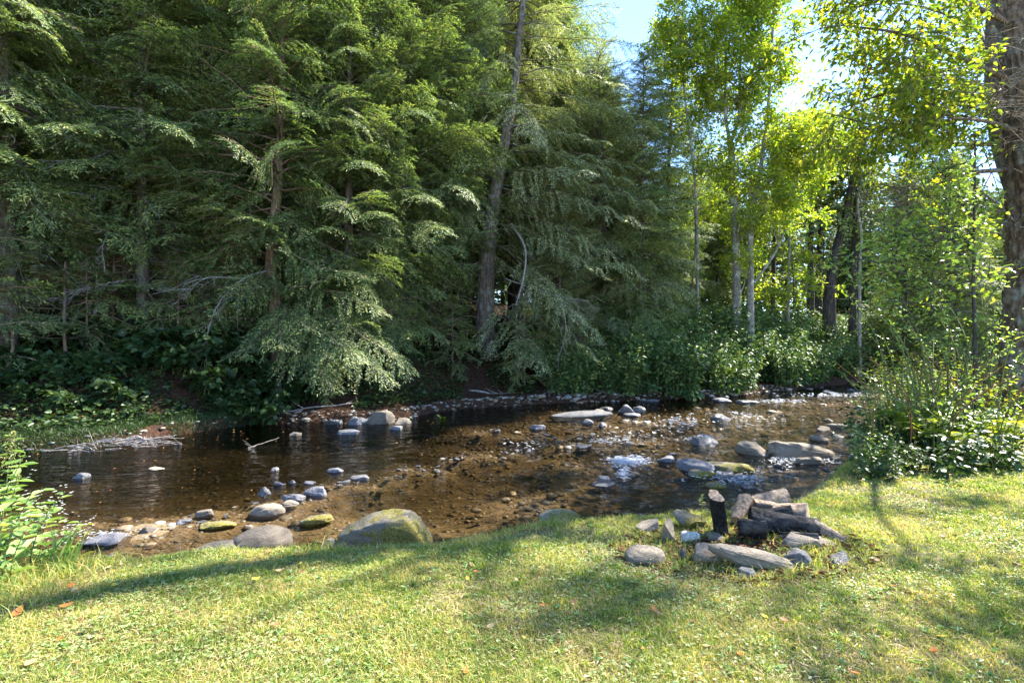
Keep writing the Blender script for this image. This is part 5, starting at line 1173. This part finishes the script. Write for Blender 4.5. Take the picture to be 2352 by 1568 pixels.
broadleaf("slim_sapling", b, st, M_sapl, M_bark_d, "slim dark stemmed sapling with layered pale leafy branches left of the huge trunk", "tree", 98, 0.085, 14, 3, 2, 8, (.25, .6), (.15, .35), (.1, .22), up=.05, f0=.2, down=.1, flat=.3, wr=.5)
# tall weed stem at the stream corner
def weed(name, label, base, h, seed, lean=(0, 0), nl=18, ls=.1, leafm=M_shrub, stemm=M_rstem, plume=0, flowers=0, wr=.35, r0=.006, group=None, yellow_top=False):
    r = np.random.default_rng(seed); base = np.array(base, float); root = mk_empty(name, base); st = Soup(); lf = Soup()
    P = curve([[0, 0, -.03], [lean[0] * .3, lean[1] * .3, h * .5], [lean[0], lean[1], h]], 14); st.tube(P, np.linspace(r0, r0 * .4, 14), 5)
    t = np.linspace(.12, .97, nl) * 13; i = np.minimum(t.astype(int), 12); Q_ = P[i] + (P[i + 1] - P[i]) * (t - i)[:, None]
    az = np.arange(nl) * 2.4 + r.uniform(0, 6) ; d = np.stack([np.cos(az), np.sin(az), r.uniform(-.1, .45, nl)], -1); nr = norm(np.array([0, 0, 1.0]) + r.normal(size=(nl, 3)) * .25)
    leaves(lf, Q_, d, nr, ls * r.uniform(.7, 1.15, nl) * (1.1 - .55 * t / 13), wr, .1)
    mk_obj("stem", st.mesh("stem", stemm), root); mk_obj("foliage", lf.mesh("foliage", leafm), root)
    if plume:
        pf = Soup(); n = plume; tt = r.uniform(.72, 1.0, n) * 13; i = np.minimum(tt.astype(int), 12); q = P[i] + (P[i + 1] - P[i]) * (tt - i)[:, None]; az = r.uniform(0, 6.28, n); rad = (1.03 - tt / 13) * .32 * h * r.uniform(.2, 1, n)
        q = q + np.stack([np.cos(az) * rad, np.sin(az) * rad, rad * .8], -1); leaves(pf, q, r.normal(size=(n, 3)) + [0, 0, 1.2], norm(r.normal(size=(n, 3))), .014, .6, .1); mk_obj("plume", pf.mesh("plume", M_plume), root)
    if flowers:
        ff = Soup(); n = flowers; c = P[r.integers(8, 14, n)] + r.normal(size=(n, 3)) * [.06, .06, .03]
        for k in range(6):
            a = k * 1.047 + r.uniform(0, 1, n); leaves(ff, c, np.stack([np.cos(a), np.sin(a), np.full(n, .2)], -1), norm(np.array([0, 0, 1.0]) + r.normal(size=(n, 3)) * .3), .011, .5, 0, True)
        mk_obj("flowers", ff.mesh("flowers", M_flower), root)
    tag(root, label, "plant", group); return root
weed("tall_weed", "tall red stemmed weed standing at the corner of the right bank", W(2000, 1120, 6.6) * [1, 1, 0] + [0, 0, tz(*(W(2000, 1120, 6.6)[:2]))], 1.35, 1, (.12, 0), 34, .085, M_sapl)
weed("tall_weed", "second red stemmed weed further left over the brown water", (5.2, 7.3, tz(5.2, 7.3)), 1.0, 2, (-.1, 0), 24, .07, M_sapl)
weed("grass_stalk", "yellow green leafy stalk growing beside the upright charred log", W(1612, 1215, 4.15), .28, 3, (.0, 0), 14, .045, M_weed, M_stem, 20, 0, .25, .003)

# ferns
def fern(label, base, s, seed):
    r = np.random.default_rng(seed); root = mk_empty("fern", base); lf = Soup(); st = Soup()
    for k in range(11):
        a = k * .571 + r.uniform(0, .4); L = s * r.uniform(.75, 1.1); P = curve([[0, 0, 0], [math.cos(a) * L * .4, math.sin(a) * L * .4, L * .7], [math.cos(a) * L, math.sin(a) * L, L * .55]], 22); st.tube(P, np.linspace(.004, .001, 22), 3, False)
        T = norm(np.gradient(P, axis=0)); sd_ = norm(np.cross(T, [0, 0, 1.0])); w_ = .28 * L * np.sin(np.linspace(.25, 3.1, 22)) + .01
        for sg in (-1, 1): leaves(lf, P[3:], (sd_ * sg + T * .35)[3:], norm(np.cross(T, sd_) * -1 + r.normal(size=P.shape) * .15)[3:], w_[3:], .22, .02)
    mk_obj("stem", st.mesh("stem", M_stem), root); mk_obj("fronds", lf.mesh("fronds", M_yel2), root); tag(root, label, "fern", "ferns on the right bank")
for px, D, s, lb, sd_ in [(2110, 7.4, .75, "arching fern at the left of the right bank thicket", 1), (2290, 7.2, .7, "bright fern below the huge trunk", 2), (2200, 6.8, .5, "small fern in front of the slim sapling", 3)]:
    fern(lb, gb(px, D), s, sd_)

# ------------------------------------------------------------------ left foreground weeds
LG = "weeds at the left lawn edge"
def lw(px, D): X = (px - CX) / F * D; return (X, D, tz(X, D))
weed("goldenrod", "tall goldenrod with a pale plume at the left lawn edge", lw(-5, 3.9), 1.3, 11, (.12, 0), 44, .15, M_weed, M_stem, 260, 0, .2, .007, LG)
weed("goldenrod", "shorter goldenrod leaning into the picture behind the tall one", lw(-40, 4.2), 1.0, 12, (.3, 0), 40, .14, M_weed, M_stem, 180, 0, .22, .006, LG)
for k, (px, D, h, lx, nl, ls, wr, fl, lb) in enumerate([(30, 3.85, .78, .22, 19, .17, .5, 0, "broad leaved weed with long pale leaves at the left edge"), (60, 3.7, .6, .28, 16, .17, .5, 40, "leafy weed with white flower sprays in the left corner"), (100, 3.8, .42, .28, 12, .15, .5, 50, "white flowered weed right of the long leaved weed"),
         (0, 3.5, .62, .22, 18, .16, .5, 30, "flowering weed nearest the lawn on the left"), (20, 3.45, .35, .1, 12, .14, .5, 0, "low weed tucked into the lawn at the left"), (120, 3.95, .5, .05, 9, .13, .45, 0, "thin weed with bare twig tips over the dark water"),
         (140, 3.75, .3, .12, 10, .13, .5, 20, "small flowering weed at the tip of the left weeds"), (-20, 3.7, .6, .3, 16, .17, .5, 20, "dense weed under the goldenrod"), (10, 3.8, .98, .12, 24, .16, .45, 20, "tallest broad leaved weed beside the goldenrod"), (-40, 3.6, .9, .3, 24, .17, .5, 0, "tall leaning weed cut by the left picture edge"), (85, 3.9, .66, .1, 16, .15, .5, 40, "mid height weed topped with white flowers"), (60, 4.0, .7, .16, 18, .16, .5, 30, "weed at the back of the left clump")]):
    weed("leafy_weed", lb, lw(px, D), h, 20 + k, (lx, 0), nl, ls, M_weed, M_stem, 0, fl, wr, .005, LG)
weed("yellow_leaved_weed", "weed with bright yellow leaves at the right tip of the left clump", lw(178, 3.85), .34, 40, (.08, 0), 7, .12, M_weedy, M_rstem, 0, 0, .4, .004, LG)
# iris-like blades
sp = Soup(); P0 = np.array(lw(140, 3.72))
for k in range(16):
    a = random.uniform(-.5, .9); L = random.uniform(.2, .36); q = np.array([random.uniform(-.08, .12), random.uniform(-.05, .05), 0]); P = curve([q, q + [a * L * .3, 0, L * .6], q + [a * L * .7, random.uniform(-.05, .05), L]], 6)
    sd_ = np.array([.0075, .002, 0]) * np.linspace(1.4, .15, 6)[:, None]; V = np.concatenate([P - sd_, P + sd_]); i = np.arange(5); sp.add(V, np.stack([i, i + 1, i + 7, i + 6], -1))
tag(mk_obj("blade_plant", sp.mesh("blade_plant", M_weed), None, P0), "tuft of upright blade leaves at the foot of the left weeds", "plant", LG)
# long grass around the left corner and along the lip
sp = Soup(); n = 9000; X = rng.uniform(-4.4, -2.6, n); Y = rng.uniform(2.6, 4.1, n); ok = (Y < lip(X) + .15) & (rng.random(n) < np.clip((-2.75 - X) * 1.4, 0, 1)); X, Y = X[ok], Y[ok]
blades(sp, X, Y, rng.uniform(.05, .17, len(X)), np.full(len(X), .006), .9)
n = 9000; X = rng.uniform(-3.4, 5.4, n); Y = lip(X) + .06 + rng.normal(0, .08, n); blades(sp, X, Y, rng.uniform(.02, .09, n) * (.5 + vnoise(X * 4, X * 0, 3)), np.full(n, .005), 1.1)
n = 1500; a_ = rng.uniform(0, 6.28, n); X = 1.75 + np.cos(a_) * rng.uniform(.35, .95, n); Y = 3.85 + np.sin(a_) * rng.uniform(.2, .5, n); blades(sp, X, Y, rng.uniform(.03, .11, n), np.full(n, .004), .9)
tag(mk_obj("long_grass", sp.mesh("long_grass", M_grass)), kind="stuff")
